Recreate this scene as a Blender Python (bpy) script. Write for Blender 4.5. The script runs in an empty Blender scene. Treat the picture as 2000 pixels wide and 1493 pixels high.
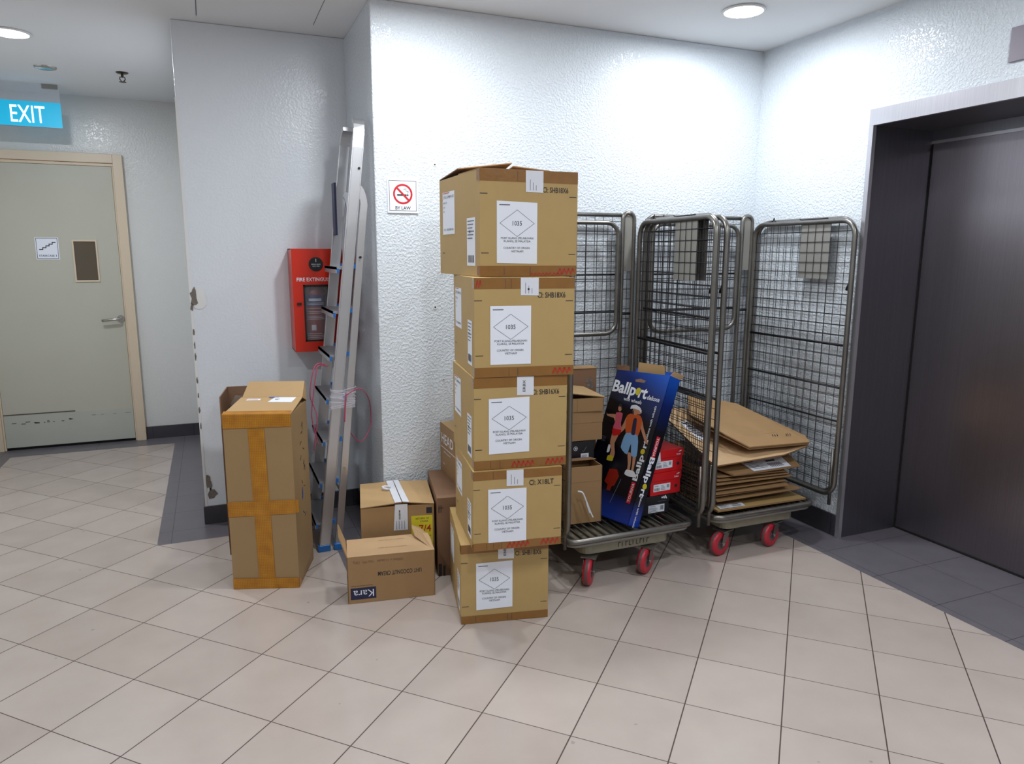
import bpy, math, random
from mathutils import Matrix, Vector
PI = math.pi
R = math.radians
SC = bpy.context.scene
COL = SC.collection
random.seed(7)

# ------------------------------------------------------------------ camera
cam_d = bpy.data.cameras.new('camera')
cam_d.sensor_width = 36.0
cam_d.lens = 36.0 * 1403.95 / 2000.0
cam_d.clip_start = 0.05
cam = bpy.data.objects.new('camera', cam_d)
COL.objects.link(cam)
CAM_Z = 1.46437
yaw, pitch, roll = R(45 - 22.37), 0.175442, 0.0025689
fwd = Vector((math.cos(pitch) * math.sin(yaw), math.cos(pitch) * math.cos(yaw), -math.sin(pitch)))
rt = Vector((math.cos(yaw), -math.sin(yaw), 0))
up = rt.cross(fwd)
r2 = math.cos(roll) * rt + math.sin(roll) * up
u2 = -math.sin(roll) * rt + math.cos(roll) * up
m = Matrix((r2, u2, -fwd)).transposed().to_4x4()
m.translation = Vector((0, 0, CAM_Z))
cam.matrix_world = m
SC.camera = cam

# ------------------------------------------------------------------ world, exposure
w = bpy.data.worlds.new('world')
SC.world = w
w.use_nodes = True
w.node_tree.nodes['Background'].inputs[0].default_value = (0.8, 0.9, 1.0, 1)
w.node_tree.nodes['Background'].inputs[1].default_value = 0.02
vs = SC.view_settings
vs.view_transform = 'Standard'
vs.look = 'None'
vs.gamma = 1.0
vs.use_curve_mapping = False
vs.exposure = 0.42
LIGHT_W = 14.0
LIGHT_COL = (0.915, 0.96, 1.0)
CEIL = 2.597
DOWNLIGHTS = [  # x, y, label, power
    (2.395, 2.93, 'round white ceiling downlight glowing above the cages near the lift', 0.85),
    (0.90, 2.80, 'round ceiling downlight above the carton stack, just out of frame', 1.0),
    (-0.88, 4.69, 'round glowing ceiling downlight before the exit sign on the left', 1.15),
    (2.3, 1.25, 'unseen ceiling downlight added in front of the lift, out of frame', 0.7),  # from here on: unseen lamps, added for the light the lobby needs
    (0.85, 1.15, 'unseen ceiling downlight added over the middle of the lobby', 0.6),
    (-0.65, 1.6, 'unseen ceiling downlight added over the left of the lobby', 1.0),
    (0.9, -0.6, 'unseen ceiling downlight added behind the camera', 0.7),
    (2.3, -0.6, 'unseen ceiling downlight added behind the camera to the right', 0.7),
]
for i, (lx, ly, _, pw) in enumerate(DOWNLIGHTS):
    ld = bpy.data.lights.new('downlight_lamp', 'AREA')
    ld.shape = 'DISK'
    ld.size = 0.16
    ld.energy = LIGHT_W * pw
    ld.color = LIGHT_COL
    lo = bpy.data.objects.new('downlight_lamp', ld)
    COL.objects.link(lo)
    lo.location = (lx, ly, CEIL - 0.022)


# ------------------------------------------------------------------ materials
def newmat(name):
    mt = bpy.data.materials.new(name)
    mt.use_nodes = True
    nt = mt.node_tree
    return mt, nt, nt.nodes['Principled BSDF']


def lin(c):
    return tuple(((v / 255.0 + 0.055) / 1.055) ** 2.4 if v / 255.0 > 0.04045 else v / 255.0 / 12.92 for v in c) + (1,)


def mat(name, rgb, rough=0.6, metal=0.0, noise=0.0, nscale=20, bump=0.0, bscale=80, spec=0.5, coat=0.0, emit=0.0):
    mt, nt, b = newmat(name)
    col = lin(rgb)
    b.inputs['Base Color'].default_value = col
    b.inputs['Roughness'].default_value = rough
    b.inputs['Metallic'].default_value = metal
    b.inputs['Specular IOR Level'].default_value = spec
    b.inputs['Coat Weight'].default_value = coat
    tc = None
    if noise or bump:
        tc = nt.nodes.new('ShaderNodeTexCoord')
    if noise:
        n = nt.nodes.new('ShaderNodeTexNoise')
        n.inputs['Scale'].default_value = nscale
        n.inputs['Detail'].default_value = 5
        nt.links.new(tc.outputs['Object'], n.inputs['Vector'])
        mx = nt.nodes.new('ShaderNodeMix')
        mx.data_type = 'RGBA'
        mx.inputs[6].default_value = tuple(v * (1 - noise) for v in col[:3]) + (1,)
        mx.inputs[7].default_value = tuple(min(1, v * (1 + noise)) for v in col[:3]) + (1,)
        nt.links.new(n.outputs['Fac'], mx.inputs[0])
        nt.links.new(mx.outputs[2], b.inputs['Base Color'])
    if bump:
        n = nt.nodes.new('ShaderNodeTexNoise')
        n.inputs['Scale'].default_value = bscale
        n.inputs['Detail'].default_value = 3
        nt.links.new(tc.outputs['Object'], n.inputs['Vector'])
        bp = nt.nodes.new('ShaderNodeBump')
        bp.inputs['Strength'].default_value = bump
        bp.inputs['Distance'].default_value = 0.002
        nt.links.new(n.outputs['Fac'], bp.inputs['Height'])
        nt.links.new(bp.outputs['Normal'], b.inputs['Normal'])
    if emit:
        b.inputs['Emission Color'].default_value = col
        b.inputs['Emission Strength'].default_value = emit
    return mt


def wall_mat(name, rgb, bscale, strength, dist, rough, patch=0.0):
    mt, nt, b = newmat(name)
    b.inputs['Base Color'].default_value = lin(rgb)
    b.inputs['Roughness'].default_value = rough
    g = nt.nodes.new('ShaderNodeNewGeometry')
    n = nt.nodes.new('ShaderNodeTexNoise')
    n.inputs['Scale'].default_value = bscale
    n.inputs['Detail'].default_value = 2.5
    n.inputs['Roughness'].default_value = 0.55
    nt.links.new(g.outputs['Position'], n.inputs['Vector'])
    rp = nt.nodes.new('ShaderNodeValToRGB')
    rp.color_ramp.elements[0].position = 0.42
    rp.color_ramp.elements[1].position = 0.62
    nt.links.new(n.outputs['Fac'], rp.inputs[0])
    bp = nt.nodes.new('ShaderNodeBump')
    bp.inputs['Strength'].default_value = strength
    bp.inputs['Distance'].default_value = dist
    nt.links.new(rp.outputs[0], bp.inputs['Height'])
    nt.links.new(bp.outputs['Normal'], b.inputs['Normal'])
    return mt


def floor_mat():
    mt, nt, b = newmat('beige_tile')
    L = nt.links.new
    g = nt.nodes.new('ShaderNodeNewGeometry')
    sep = nt.nodes.new('ShaderNodeSeparateXYZ')
    L(g.outputs['Position'], sep.inputs[0])

    def M(op, a, bb=None, v=None):
        n = nt.nodes.new('ShaderNodeMath')
        n.operation = op
        L(a, n.inputs[0])
        if bb is not None:
            L(bb, n.inputs[1])
        if v is not None:
            n.inputs[1].default_value = v
        return n.outputs[0]
    k = 0.70710678 / 0.3
    dif = M('SUBTRACT', sep.outputs[0], sep.outputs[1])
    sm = M('ADD', sep.outputs[0], sep.outputs[1])
    gx = M('ADD', M('MULTIPLY', dif, v=k), v=-1.035)
    gy = M('ADD', M('MULTIPLY', sm, v=k), v=-12.385)
    dx = M('ABSOLUTE', M('SUBTRACT', gx, M('ROUND', gx)))
    dy = M('ABSOLUTE', M('SUBTRACT', gy, M('ROUND', gy)))
    lx = M('LESS_THAN', dx, v=0.0068)
    ly = M('LESS_THAN', dy, v=0.0050)
    line = M('MAXIMUM', lx, ly)
    cb = nt.nodes.new('ShaderNodeCombineXYZ')
    L(M('FLOOR', gx), cb.inputs[0])
    L(M('FLOOR', gy), cb.inputs[1])
    wn = nt.nodes.new('ShaderNodeTexWhiteNoise')
    L(cb.outputs[0], wn.inputs['Vector'])
    ns = nt.nodes.new('ShaderNodeTexNoise')
    ns.inputs['Scale'].default_value = 5
    ns.inputs['Detail'].default_value = 6
    L(g.outputs['Position'], ns.inputs['Vector'])
    mx = nt.nodes.new('ShaderNodeMix')
    mx.data_type = 'RGBA'
    mx.inputs[6].default_value = lin((166, 153, 145))
    mx.inputs[7].default_value = lin((191, 179, 171))
    av = M('ADD', M('MULTIPLY', wn.outputs['Value'], v=0.35), M('MULTIPLY', ns.outputs['Fac'], v=0.65))
    L(av, mx.inputs[0])
    # dirt specks
    sp = nt.nodes.new('ShaderNodeTexNoise')
    sp.inputs['Scale'].default_value = 22
    sp.inputs['Detail'].default_value = 2
    L(g.outputs['Position'], sp.inputs['Vector'])
    spk = M('MULTIPLY', M('GREATER_THAN', sp.outputs['Fac'], v=0.765), v=0.35)
    mx3 = nt.nodes.new('ShaderNodeMix')
    mx3.data_type = 'RGBA'
    L(spk, mx3.inputs[0])
    L(mx.outputs[2], mx3.inputs[6])
    mx3.inputs[7].default_value = lin((110, 98, 90))
    mx2 = nt.nodes.new('ShaderNodeMix')
    mx2.data_type = 'RGBA'
    L(line, mx2.inputs[0])
    L(mx3.outputs[2], mx2.inputs[6])
    mx2.inputs[7].default_value = lin((72, 58, 52))
    L(mx2.outputs[2], b.inputs['Base Color'])
    rr = M('ADD', M('MULTIPLY', ns.outputs['Fac'], v=0.12), v=0.16)
    rr2 = M('MAXIMUM', rr, M('MULTIPLY', line, v=0.7))
    L(rr2, b.inputs['Roughness'])
    bp = nt.nodes.new('ShaderNodeBump')
    bp.inputs['Strength'].default_value = 0.5
    bp.inputs['Distance'].default_value = 0.001
    L(M('SUBTRACT', M('MULTIPLY', ns.outputs['Fac'], v=0.25), line), bp.inputs['Height'])
    L(bp.outputs['Normal'], b.inputs['Normal'])
    return mt


def grey_tile_mat(name, rgb, x0, y0, px_, py_, rough=0.35):
    mt, nt, b = newmat(name)
    L = nt.links.new
    g = nt.nodes.new('ShaderNodeNewGeometry')
    sep = nt.nodes.new('ShaderNodeSeparateXYZ')
    L(g.outputs['Position'], sep.inputs[0])

    def line(out, o, p):
        a = nt.nodes.new('ShaderNodeMath'); a.operation = 'SUBTRACT'; L(out, a.inputs[0]); a.inputs[1].default_value = o
        c = nt.nodes.new('ShaderNodeMath'); c.operation = 'DIVIDE'; L(a.outputs[0], c.inputs[0]); c.inputs[1].default_value = p
        d = nt.nodes.new('ShaderNodeMath'); d.operation = 'ROUND'; L(c.outputs[0], d.inputs[0])
        e = nt.nodes.new('ShaderNodeMath'); e.operation = 'SUBTRACT'; L(c.outputs[0], e.inputs[0]); L(d.outputs[0], e.inputs[1])
        f = nt.nodes.new('ShaderNodeMath'); f.operation = 'ABSOLUTE'; L(e.outputs[0], f.inputs[0])
        h = nt.nodes.new('ShaderNodeMath'); h.operation = 'LESS_THAN'; L(f.outputs[0], h.inputs[0]); h.inputs[1].default_value = 0.0013 / p
        return h.outputs[0]
    l1 = line(sep.outputs[0], x0, px_)
    l2 = line(sep.outputs[1], y0, py_)
    mxm = nt.nodes.new('ShaderNodeMath'); mxm.operation = 'MAXIMUM'; L(l1, mxm.inputs[0]); L(l2, mxm.inputs[1])
    ns = nt.nodes.new('ShaderNodeTexNoise'); ns.inputs['Scale'].default_value = 9; ns.inputs['Detail'].default_value = 6
    L(g.outputs['Position'], ns.inputs['Vector'])
    c = lin(rgb)
    mx = nt.nodes.new('ShaderNodeMix'); mx.data_type = 'RGBA'
    mx.inputs[6].default_value = tuple(v * 0.86 for v in c[:3]) + (1,)
    mx.inputs[7].default_value = tuple(v * 1.12 for v in c[:3]) + (1,)
    L(ns.outputs['Fac'], mx.inputs[0])
    m2 = nt.nodes.new('ShaderNodeMix'); m2.data_type = 'RGBA'
    L(mxm.outputs[0], m2.inputs[0]); L(mx.outputs[2], m2.inputs[6]); m2.inputs[7].default_value = lin((34, 32, 38))
    L(m2.outputs[2], b.inputs['Base Color'])
    b.inputs['Roughness'].default_value = rough
    return mt


def card_mat(name, rgb, fl=0.07):
    """corrugated board: blotchy kraft with faint fluting lines"""
    mt, nt, b = newmat(name)
    L = nt.links.new
    tc = nt.nodes.new('ShaderNodeTexCoord')
    n = nt.nodes.new('ShaderNodeTexNoise'); n.inputs['Scale'].default_value = 9; n.inputs['Detail'].default_value = 8
    n.inputs['Roughness'].default_value = 0.65
    L(tc.outputs['Object'], n.inputs['Vector'])
    c = lin(rgb)
    mx = nt.nodes.new('ShaderNodeMix'); mx.data_type = 'RGBA'
    mx.inputs[6].default_value = tuple(v * (1 - fl) for v in c[:3]) + (1,)
    mx.inputs[7].default_value = tuple(v * (1 + fl) for v in c[:3]) + (1,)
    L(n.outputs['Fac'], mx.inputs[0])
    L(mx.outputs[2], b.inputs['Base Color'])
    b.inputs['Roughness'].default_value = 0.62
    b.inputs['Specular IOR Level'].default_value = 0.35
    wv = nt.nodes.new('ShaderNodeTexNoise'); wv.inputs['Scale'].default_value = 3; wv.inputs['Detail'].default_value = 2
    L(tc.outputs['Object'], wv.inputs['Vector'])
    bp = nt.nodes.new('ShaderNodeBump'); bp.inputs['Strength'].default_value = 0.35; bp.inputs['Distance'].default_value = 0.01
    L(wv.outputs['Fac'], bp.inputs['Height'])
    L(bp.outputs['Normal'], b.inputs['Normal'])
    return mt


def weave_tape_mat():
    mt, nt, b = newmat('yellow_woven_tape')
    L = nt.links.new
    tc = nt.nodes.new('ShaderNodeTexCoord')
    mp = nt.nodes.new('ShaderNodeMapping'); mp.inputs['Scale'].default_value = (1, 1, 1); mp.inputs['Rotation'].default_value = (0, R(45), 0)
    L(tc.outputs['Object'], mp.inputs['Vector'])
    ck = nt.nodes.new('ShaderNodeTexChecker'); ck.inputs['Scale'].default_value = 190
    L(mp.outputs[0], ck.inputs['Vector'])
    n = nt.nodes.new('ShaderNodeTexNoise'); n.inputs['Scale'].default_value = 24; n.inputs['Detail'].default_value = 4
    L(tc.outputs['Object'], n.inputs['Vector'])
    mx = nt.nodes.new('ShaderNodeMix'); mx.data_type = 'RGBA'
    mx.inputs[6].default_value = lin((150, 90, 12)); mx.inputs[7].default_value = lin((204, 146, 40))
    L(n.outputs['Fac'], mx.inputs[0])
    m2 = nt.nodes.new('ShaderNodeMix'); m2.data_type = 'RGBA'; m2.blend_type = 'MULTIPLY'; m2.inputs[0].default_value = 1
    cm = nt.nodes.new('ShaderNodeMix'); cm.data_type = 'RGBA'
    cm.inputs[6].default_value = (0.80, 0.72, 0.6, 1); cm.inputs[7].default_value = (1, 1, 1, 1)
    L(ck.outputs['Fac'], cm.inputs[0])
    L(mx.outputs[2], m2.inputs[6]); L(cm.outputs[2], m2.inputs[7])
    L(m2.outputs[2], b.inputs['Base Color'])
    b.inputs['Roughness'].default_value = 0.28
    bp = nt.nodes.new('ShaderNodeBump'); bp.inputs['Strength'].default_value = 0.4; bp.inputs['Distance'].default_value = 0.003
    L(n.outputs['Fac'], bp.inputs['Height']); L(bp.outputs['Normal'], b.inputs['Normal'])
    return mt


def steel_mat(name, rgb, rough, axis='z', metal=1.0):
    """brushed stainless sheet"""
    mt, nt, b = newmat(name)
    L = nt.links.new
    g = nt.nodes.new('ShaderNodeNewGeometry')
    mp = nt.nodes.new('ShaderNodeMapping')
    mp.inputs['Scale'].default_value = (300, 300, 1.5) if axis == 'z' else (1.5, 1.5, 300)
    L(g.outputs['Position'], mp.inputs['Vector'])
    n = nt.nodes.new('ShaderNodeTexNoise'); n.inputs['Scale'].default_value = 1; n.inputs['Detail'].default_value = 4
    L(mp.outputs[0], n.inputs['Vector'])
    c = lin(rgb)
    mx = nt.nodes.new('ShaderNodeMix'); mx.data_type = 'RGBA'
    mx.inputs[6].default_value = tuple(v * .85 for v in c[:3]) + (1,); mx.inputs[7].default_value = tuple(min(1, v * 1.15) for v in c[:3]) + (1,)
    L(n.outputs['Fac'], mx.inputs[0]); L(mx.outputs[2], b.inputs['Base Color'])
    b.inputs['Metallic'].default_value = metal
    b.inputs['Roughness'].default_value = rough
    return mt


def ballport_mat():
    """the printed face: royal blue at the head and foot of the sleeve, black between"""
    mt, nt, b = newmat('blue_black_print')
    L = nt.links.new
    tc = nt.nodes.new('ShaderNodeTexCoord')
    sp = nt.nodes.new('ShaderNodeSeparateXYZ'); L(tc.outputs['Object'], sp.inputs[0])
    ad = nt.nodes.new('ShaderNodeMath'); ad.operation = 'MULTIPLY_ADD'; xz = nt.nodes.new('ShaderNodeMath'); xz.operation = 'MULTIPLY'; L(sp.outputs[0], xz.inputs[0]); L(sp.outputs[2], xz.inputs[1]); L(xz.outputs[0], ad.inputs[0]); ad.inputs[1].default_value = 0.6; L(sp.outputs[2], ad.inputs[2])
    dv = nt.nodes.new('ShaderNodeMath'); dv.operation = 'DIVIDE'; L(ad.outputs[0], dv.inputs[0]); dv.inputs[1].default_value = 0.73
    rp = nt.nodes.new('ShaderNodeValToRGB')
    e = rp.color_ramp.elements
    e[0].position = 0.0; e[0].color = lin((22, 62, 170))
    e[1].position = 1.0; e[1].color = lin((20, 84, 190))
    for p, c in ((0.07, (20, 50, 140)), (0.16, (12, 14, 28)), (0.62, (10, 11, 20)), (0.80, (14, 34, 100))):
        x = e.new(p); x.color = lin(c)
    L(dv.outputs[0], rp.inputs[0]); L(rp.outputs[0], b.inputs['Base Color'])
    b.inputs['Roughness'].default_value = 0.25
    return mt


M_ = {}
M_['wall_rough'] = wall_mat('white_textured_paint', (218, 225, 232), 85, 0.6, 0.003, 0.27)
M_['wall_fine'] = wall_mat('white_eggshell_paint', (224, 229, 235), 85, 0.25, 0.002, 0.22)
M_['wall_far'] = wall_mat('grey_white_paint', (216, 216, 214), 85, 0.25, 0.002, 0.22)
M_['ceil'] = mat('ceiling_paint', (230, 231, 233), 0.8, bump=0.05)
M_['floor'] = floor_mat()
M_['grey'] = grey_tile_mat('grey_border_tile', (102, 98, 104), 3.085, 2.235, 0.305, 0.305)
M_['base'] = grey_tile_mat('dark_skirting_tile', (62, 60, 66), 0.1, 0.0, 0.3, 0.3, 0.2)
M_['grime'] = mat('bare_render', (120, 112, 104), 0.9, noise=0.35, nscale=90, bump=1, bscale=150)
M_['plaster'] = mat('white_filler', (226, 226, 224), 0.7)
M_['doorframe'] = mat('cream_gloss_paint', (214, 196, 172), 0.35)
M_['door'] = mat('greige_door_paint', (186, 184, 170), 0.42, noise=0.04, nscale=3)
M_['doorlow'] = mat('door_kick_paint', (180, 182, 172), 0.45, noise=0.05, nscale=6)
M_['scratch'] = mat('scratch', (84, 76, 66), 0.8)
M_['dark'] = mat('dark_gap', (20, 18, 18), 0.8)
M_['winglass'] = mat('dim_wired_glass', (92, 82, 68), 0.15)
M_['steel'] = steel_mat('lift_steel', (150, 144, 150), 0.34)
M_['steeldark'] = steel_mat('lift_jamb_steel', (132, 131, 138), 0.40)
M_['steellight'] = steel_mat('lift_architrave_steel', (196, 194, 200), 0.28, metal=0.75)
M_['chrome'] = mat('satin_chrome', (190, 186, 182), 0.25, 1.0)
M_['card'] = card_mat('stack_carton_board', (180, 151, 99))
M_['card2'] = card_mat('kraft_board', (160, 127, 88))
M_['card3'] = card_mat('pale_kraft_board', (184, 152, 108))
M_['cardin'] = card_mat('kraft_board_inside', (190, 158, 120))
M_['carddk'] = card_mat('worn_and_shaded_kraft', (136, 104, 80))  # also colours in the shade under the top carton's raised flap
M_['cardtall'] = card_mat('tall_carton_board', (156, 128, 90))
M_['edge'] = mat('board_edge', (150, 116, 78), 0.8)
M_['tape'] = mat('brown_packing_tape', (138, 96, 46), 0.22, noise=0.16, nscale=22, bump=0.5, bscale=30)
M_['ytape'] = weave_tape_mat()
M_['red'] = mat('red_tape_print', (176, 44, 30), 0.4)
M_['white'] = mat('white_paper', (232, 236, 246), 0.55)
M_['whitetape'] = mat('white_printed_tape', (220, 222, 230), 0.35, bump=0.3, bscale=40)
M_['ink'] = mat('black_ink', (38, 38, 44), 0.6)
M_['inkg'] = mat('grey_ink', (98, 100, 112), 0.6)
M_['blue'] = mat('blue_plastic', (30, 104, 178), 0.3)
M_['bluetape'] = mat('blue_tape', (40, 84, 170), 0.3)
M_['alu'] = mat('ladder_aluminium', (205, 205, 208), 0.33, 0.9, bump=0.05, bscale=200)
M_['tread'] = mat('ladder_tread_metal', (165, 167, 172), 0.45, 0.8)
M_['pink'] = mat('pink_rope', (176, 70, 100), 0.6)
M_['zinc'] = mat('worn_zinc_tube', (126, 123, 118), 0.34, 0.85, noise=0.3, nscale=14)
M_['wire'] = mat('dull_mesh_wire', (50, 49, 52), 0.5, 0.6)
M_['plate'] = mat('dull_metal_plate', (150, 148, 142), 0.45, 0.3, noise=0.1, nscale=8)
M_['deck'] = mat('dolly_deck_metal', (140, 134, 116), 0.5, 0.4, noise=0.25, nscale=18)
M_['rubber'] = mat('dark_shelf_slat', (46, 46, 50), 0.5, 0.4)
M_['redpu'] = mat('red_wheel_tyre', (184, 36, 54), 0.35)
M_['greytyre'] = mat('scuffed_grey_tread', (96, 84, 84), 0.6)
M_['redbox'] = mat('red_shoebox_card', (206, 22, 30), 0.4)
M_['blackbox'] = mat('black_shoebox_card', (24, 24, 32), 0.4)
M_['ball'] = ballport_mat()
M_['blueprint'] = mat('blue_sleeve_card', (22, 76, 186), 0.3)
M_['yellow'] = mat('yellow_print', (206, 190, 40), 0.4)
M_['yellowlab'] = mat('yellow_label', (214, 200, 44), 0.5)
M_['extred'] = mat('red_cabinet_paint', (204, 42, 16), 0.32)
M_['extcyl'] = mat('extinguisher_red', (150, 34, 20), 0.3)
M_['navy'] = mat('navy_print', (34, 36, 72), 0.5)
M_['bluelab'] = mat('blue_label', (30, 50, 130), 0.4)
M_['black'] = mat('black_plastic', (18, 18, 20), 0.35)
M_['signred'] = mat('prohibition_red', (200, 34, 46), 0.4)
M_['lavplate'] = mat('lift_plate_grey', (140, 134, 144), 0.4, 0.3)
M_['skin'] = mat('printed_skin', (196, 140, 110), 0.3)
M_['dress'] = mat('printed_pink', (214, 96, 120), 0.3)
M_['shirt'] = mat('printed_orange', (204, 92, 44), 0.3)
M_['shorts'] = mat('printed_pale_blue', (128, 176, 226), 0.3)
M_['exit'] = mat('exit_teal', (10, 158, 196), 0.4, emit=0.55)
M_['exitw'] = mat('exit_letters', (255, 255, 255), 0.4, emit=1.2)
M_['lampface'] = mat('lamp_diffuser', (255, 255, 255), 0.5, emit=9.0)
M_['lampring'] = mat('lamp_ring', (228, 228, 228), 0.5)
M_['brass'] = mat('dark_brass', (80, 72, 56), 0.35, 0.9)
M_['brownbag'] = mat('brown_fabric', (96, 80, 68), 0.85, noise=0.3, nscale=30)


def glass_mat(name, col, alpha):
    mt, nt, b = newmat(name)
    b.inputs['Base Color'].default_value = lin(col)
    b.inputs['Roughness'].default_value = 0.08
    b.inputs['Alpha'].default_value = alpha
    return mt


M_['glass'] = glass_mat('clear_glass', (200, 205, 210), 0.12)
M_['film'] = glass_mat('clear_stretch_film', (235, 235, 245), 0.20)

# ------------------------------------------------------------------ mesh builder
FONT_CACHE = {}


def font_mesh(s, bold=False):
    # bold: False, True or 'heavy'
    if (s, bold) in FONT_CACHE:
        return FONT_CACHE[(s, bold)]
    cu = bpy.data.curves.new('txt', 'FONT')
    cu.body = s
    cu.resolution_u = 2
    cu.align_x = 'LEFT'
    cu.size = 1.0
    if bold:
        cu.offset = 0.030 if bold == 'heavy' else 0.010
    o = bpy.data.objects.new('txt', cu)
    me = bpy.data.meshes.new_from_object(o)
    vs_ = [tuple(v.co) for v in me.vertices]
    fs = [tuple(p.vertices) for p in me.polygons]
    bpy.data.objects.remove(o)
    bpy.data.meshes.remove(me)
    bpy.data.curves.remove(cu)
    FONT_CACHE[(s, bold)] = (vs_, fs)
    return vs_, fs


class MB:
    def __init__(self):
        self.v = []; self.f = []; self.m = []; self.s = []; self.mats = []

    def mi(self, name):
        if name not in self.mats:
            self.mats.append(name)
        return self.mats.index(name)

    def add(self, vs_, fs, mt, M=None, smooth=False):
        o = len(self.v)
        for p in vs_:
            p = Vector(p)
            if M is not None:
                p = M @ p
            self.v.append(tuple(p))
        k = self.mi(mt)
        for f in fs:
            self.f.append(tuple(i + o for i in f)); self.m.append(k); self.s.append(smooth)
        return self

    def box(self, x0, x1, y0, y1, z0, z1, mt, M=None, skip=()):
        vs_ = [(x, y, z) for z in (z0, z1) for y in (y0, y1) for x in (x0, x1)]
        F = {'bottom': (0, 2, 3, 1), 'top': (4, 5, 7, 6), 'front': (0, 1, 5, 4), 'back': (3, 2, 6, 7), 'left': (2, 0, 4, 6), 'right': (1, 3, 7, 5)}
        return self.add(vs_, [F[k] for k in F if k not in skip], mt, M)

    def quad(self, a, b, c, d, mt, M=None):
        return self.add([a, b, c, d], [(0, 1, 2, 3)], mt, M)

    def slab(self, pts, t, mt, edge=None):
        """closed sheet: polygon pts (list of 3D), thickness t along its normal"""
        P = [Vector(p) for p in pts]
        n = (P[1] - P[0]).cross(P[2] - P[0]).normalized()
        lo = [p - n * t for p in P]
        k = len(P)
        self.add(P + lo, [tuple(range(k)), tuple(range(2 * k - 1, k - 1, -1))], mt)
        for i in range(k):
            j = (i + 1) % k
            self.add([P[i], P[j], lo[j], lo[i]], [(3, 2, 1, 0)], edge or mt)
        return self

    def prism(self, pts2, y0, y1, mt, M=None):
        """polygon in xz extruded along y"""
        k = len(pts2)
        vs_ = [(p[0], y0, p[1]) for p in pts2] + [(p[0], y1, p[1]) for p in pts2]
        fs = [tuple(range(k)), tuple(range(2 * k - 1, k - 1, -1))]
        fs += [(i + k, (i + 1) % k + k, (i + 1) % k, i) for i in range(k)]
        return self.add(vs_, fs, mt, M)

    def flat(self, pts2, y, mt, M=None):
        return self.add([(p[0], y, p[1]) for p in pts2], [tuple(range(len(pts2)))], mt, M)

    def tube(self, path, r, mt, closed=False, seg=8, M=None, ell=None):
        P = [Vector(p) for p in path]
        n = len(P)
        T = []
        for i in range(n):
            a = P[(i - 1) % n] if (closed or i > 0) else P[i]
            b = P[(i + 1) % n] if (closed or i < n - 1) else P[i]
            T.append((b - a).normalized())
        ref = Vector((0, 0, 1)) if abs(T[0].z) < 0.9 else Vector((0, 1, 0))
        N = (ref - T[0] * ref.dot(T[0])).normalized()
        vs_ = []
        for i in range(n):
            if i:
                N = (N - T[i] * N.dot(T[i])).normalized()
            B = T[i].cross(N)
            for k in range(seg):
                a = 2 * PI * k / seg
                vs_.append(P[i] + N * (math.cos(a) * r) + B * (math.sin(a) * r))
        fs = []
        for i in range(n if closed else n - 1):
            j = (i + 1) % n
            for k in range(seg):
                l = (k + 1) % seg
                fs.append((i * seg + k, j * seg + k, j * seg + l, i * seg + l))
        if not closed:
            fs.append(tuple(range(seg)))
            fs.append(tuple(range(n * seg - 1, (n - 1) * seg - 1, -1)))
        return self.add(vs_, fs, mt, M, smooth=seg > 5)

    def cyl(self, a, b, r, mt, seg=20, M=None, r2=None):
        a, b = Vector(a), Vector(b)
        d = (b - a).normalized()
        ref = Vector((0, 0, 1)) if abs(d.z) < 0.9 else Vector((1, 0, 0))
        N = (ref - d * ref.dot(d)).normalized(); B = d.cross(N)
        rr = r if r2 is None else r2
        vs_ = [a + N * math.cos(2 * PI * k / seg) * r + B * math.sin(2 * PI * k / seg) * r for k in range(seg)]
        vs_ += [b + N * math.cos(2 * PI * k / seg) * rr + B * math.sin(2 * PI * k / seg) * rr for k in range(seg)]
        self.add(vs_, [(k, k + seg, (k + 1) % seg + seg, (k + 1) % seg)[::-1] for k in range(seg)], mt, M, smooth=True)
        return self.add(vs_, [tuple(range(seg))[::-1], tuple(range(seg, 2 * seg))], mt, M)

    def lathe(self, prof, mt, origin=(0, 0, 0), seg=28, M=None):
        """prof: list of (r, z)"""
        vs_ = []
        for r, z in prof:
            for k in range(seg):
                a = 2 * PI * k / seg
                vs_.append((origin[0] + r * math.cos(a), origin[1] + r * math.sin(a), origin[2] + z))
        fs = []
        for i in range(len(prof) - 1):
            for k in range(seg):
                l = (k + 1) % seg
                fs.append((i * seg + k, i * seg + l, (i + 1) * seg + l, (i + 1) * seg + k))
        return self.add(vs_, fs, mt, M, smooth=True)

    def text(self, s, cx, cz, h, mt, y=0.0, M=None, w=None, rot=0.0, bold=False, left=False):
        """text in the xz plane facing -y, cap height h, centred on (cx, cz)"""
        vs_, fs = font_mesh(s, bold)
        if not vs_:
            return self
        xs = [p[0] for p in vs_]
        x0, x1 = min(xs), max(xs)
        k = h / 0.70
        kx = k if w is None else w / (x1 - x0)
        ox = x0 if left else (x0 + x1) / 2
        c, sn = math.cos(rot), math.sin(rot)
        out = []
        for p in vs_:
            a = (p[0] - ox) * kx
            b = (p[1] - 0.35) * k
            out.append((cx + a * c - b * sn, y, cz + a * sn + b * c))
        return self.add(out, fs, mt, M)

    def build(self, name, parent=None, bevel=0.0):
        me = bpy.data.meshes.new(name)
        me.from_pydata(self.v, [], self.f)
        me.update()
        for k in self.mats:
            me.materials.append(M_[k])
        for p, k, s in zip(me.polygons, self.m, self.s):
            p.material_index = k; p.use_smooth = s
        o = bpy.data.objects.new(name, me)
        COL.objects.link(o)
        if parent is not None:
            o.parent = parent
        if bevel:
            b = o.modifiers.new('bevel', 'BEVEL'); b.width = bevel; b.segments = 2; b.limit_method = 'ANGLE'; b.angle_limit = R(40)
        return o


def struct(name, mb, **k):
    o = mb.build(name, **k)
    o['kind'] = 'structure'
    return o


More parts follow.
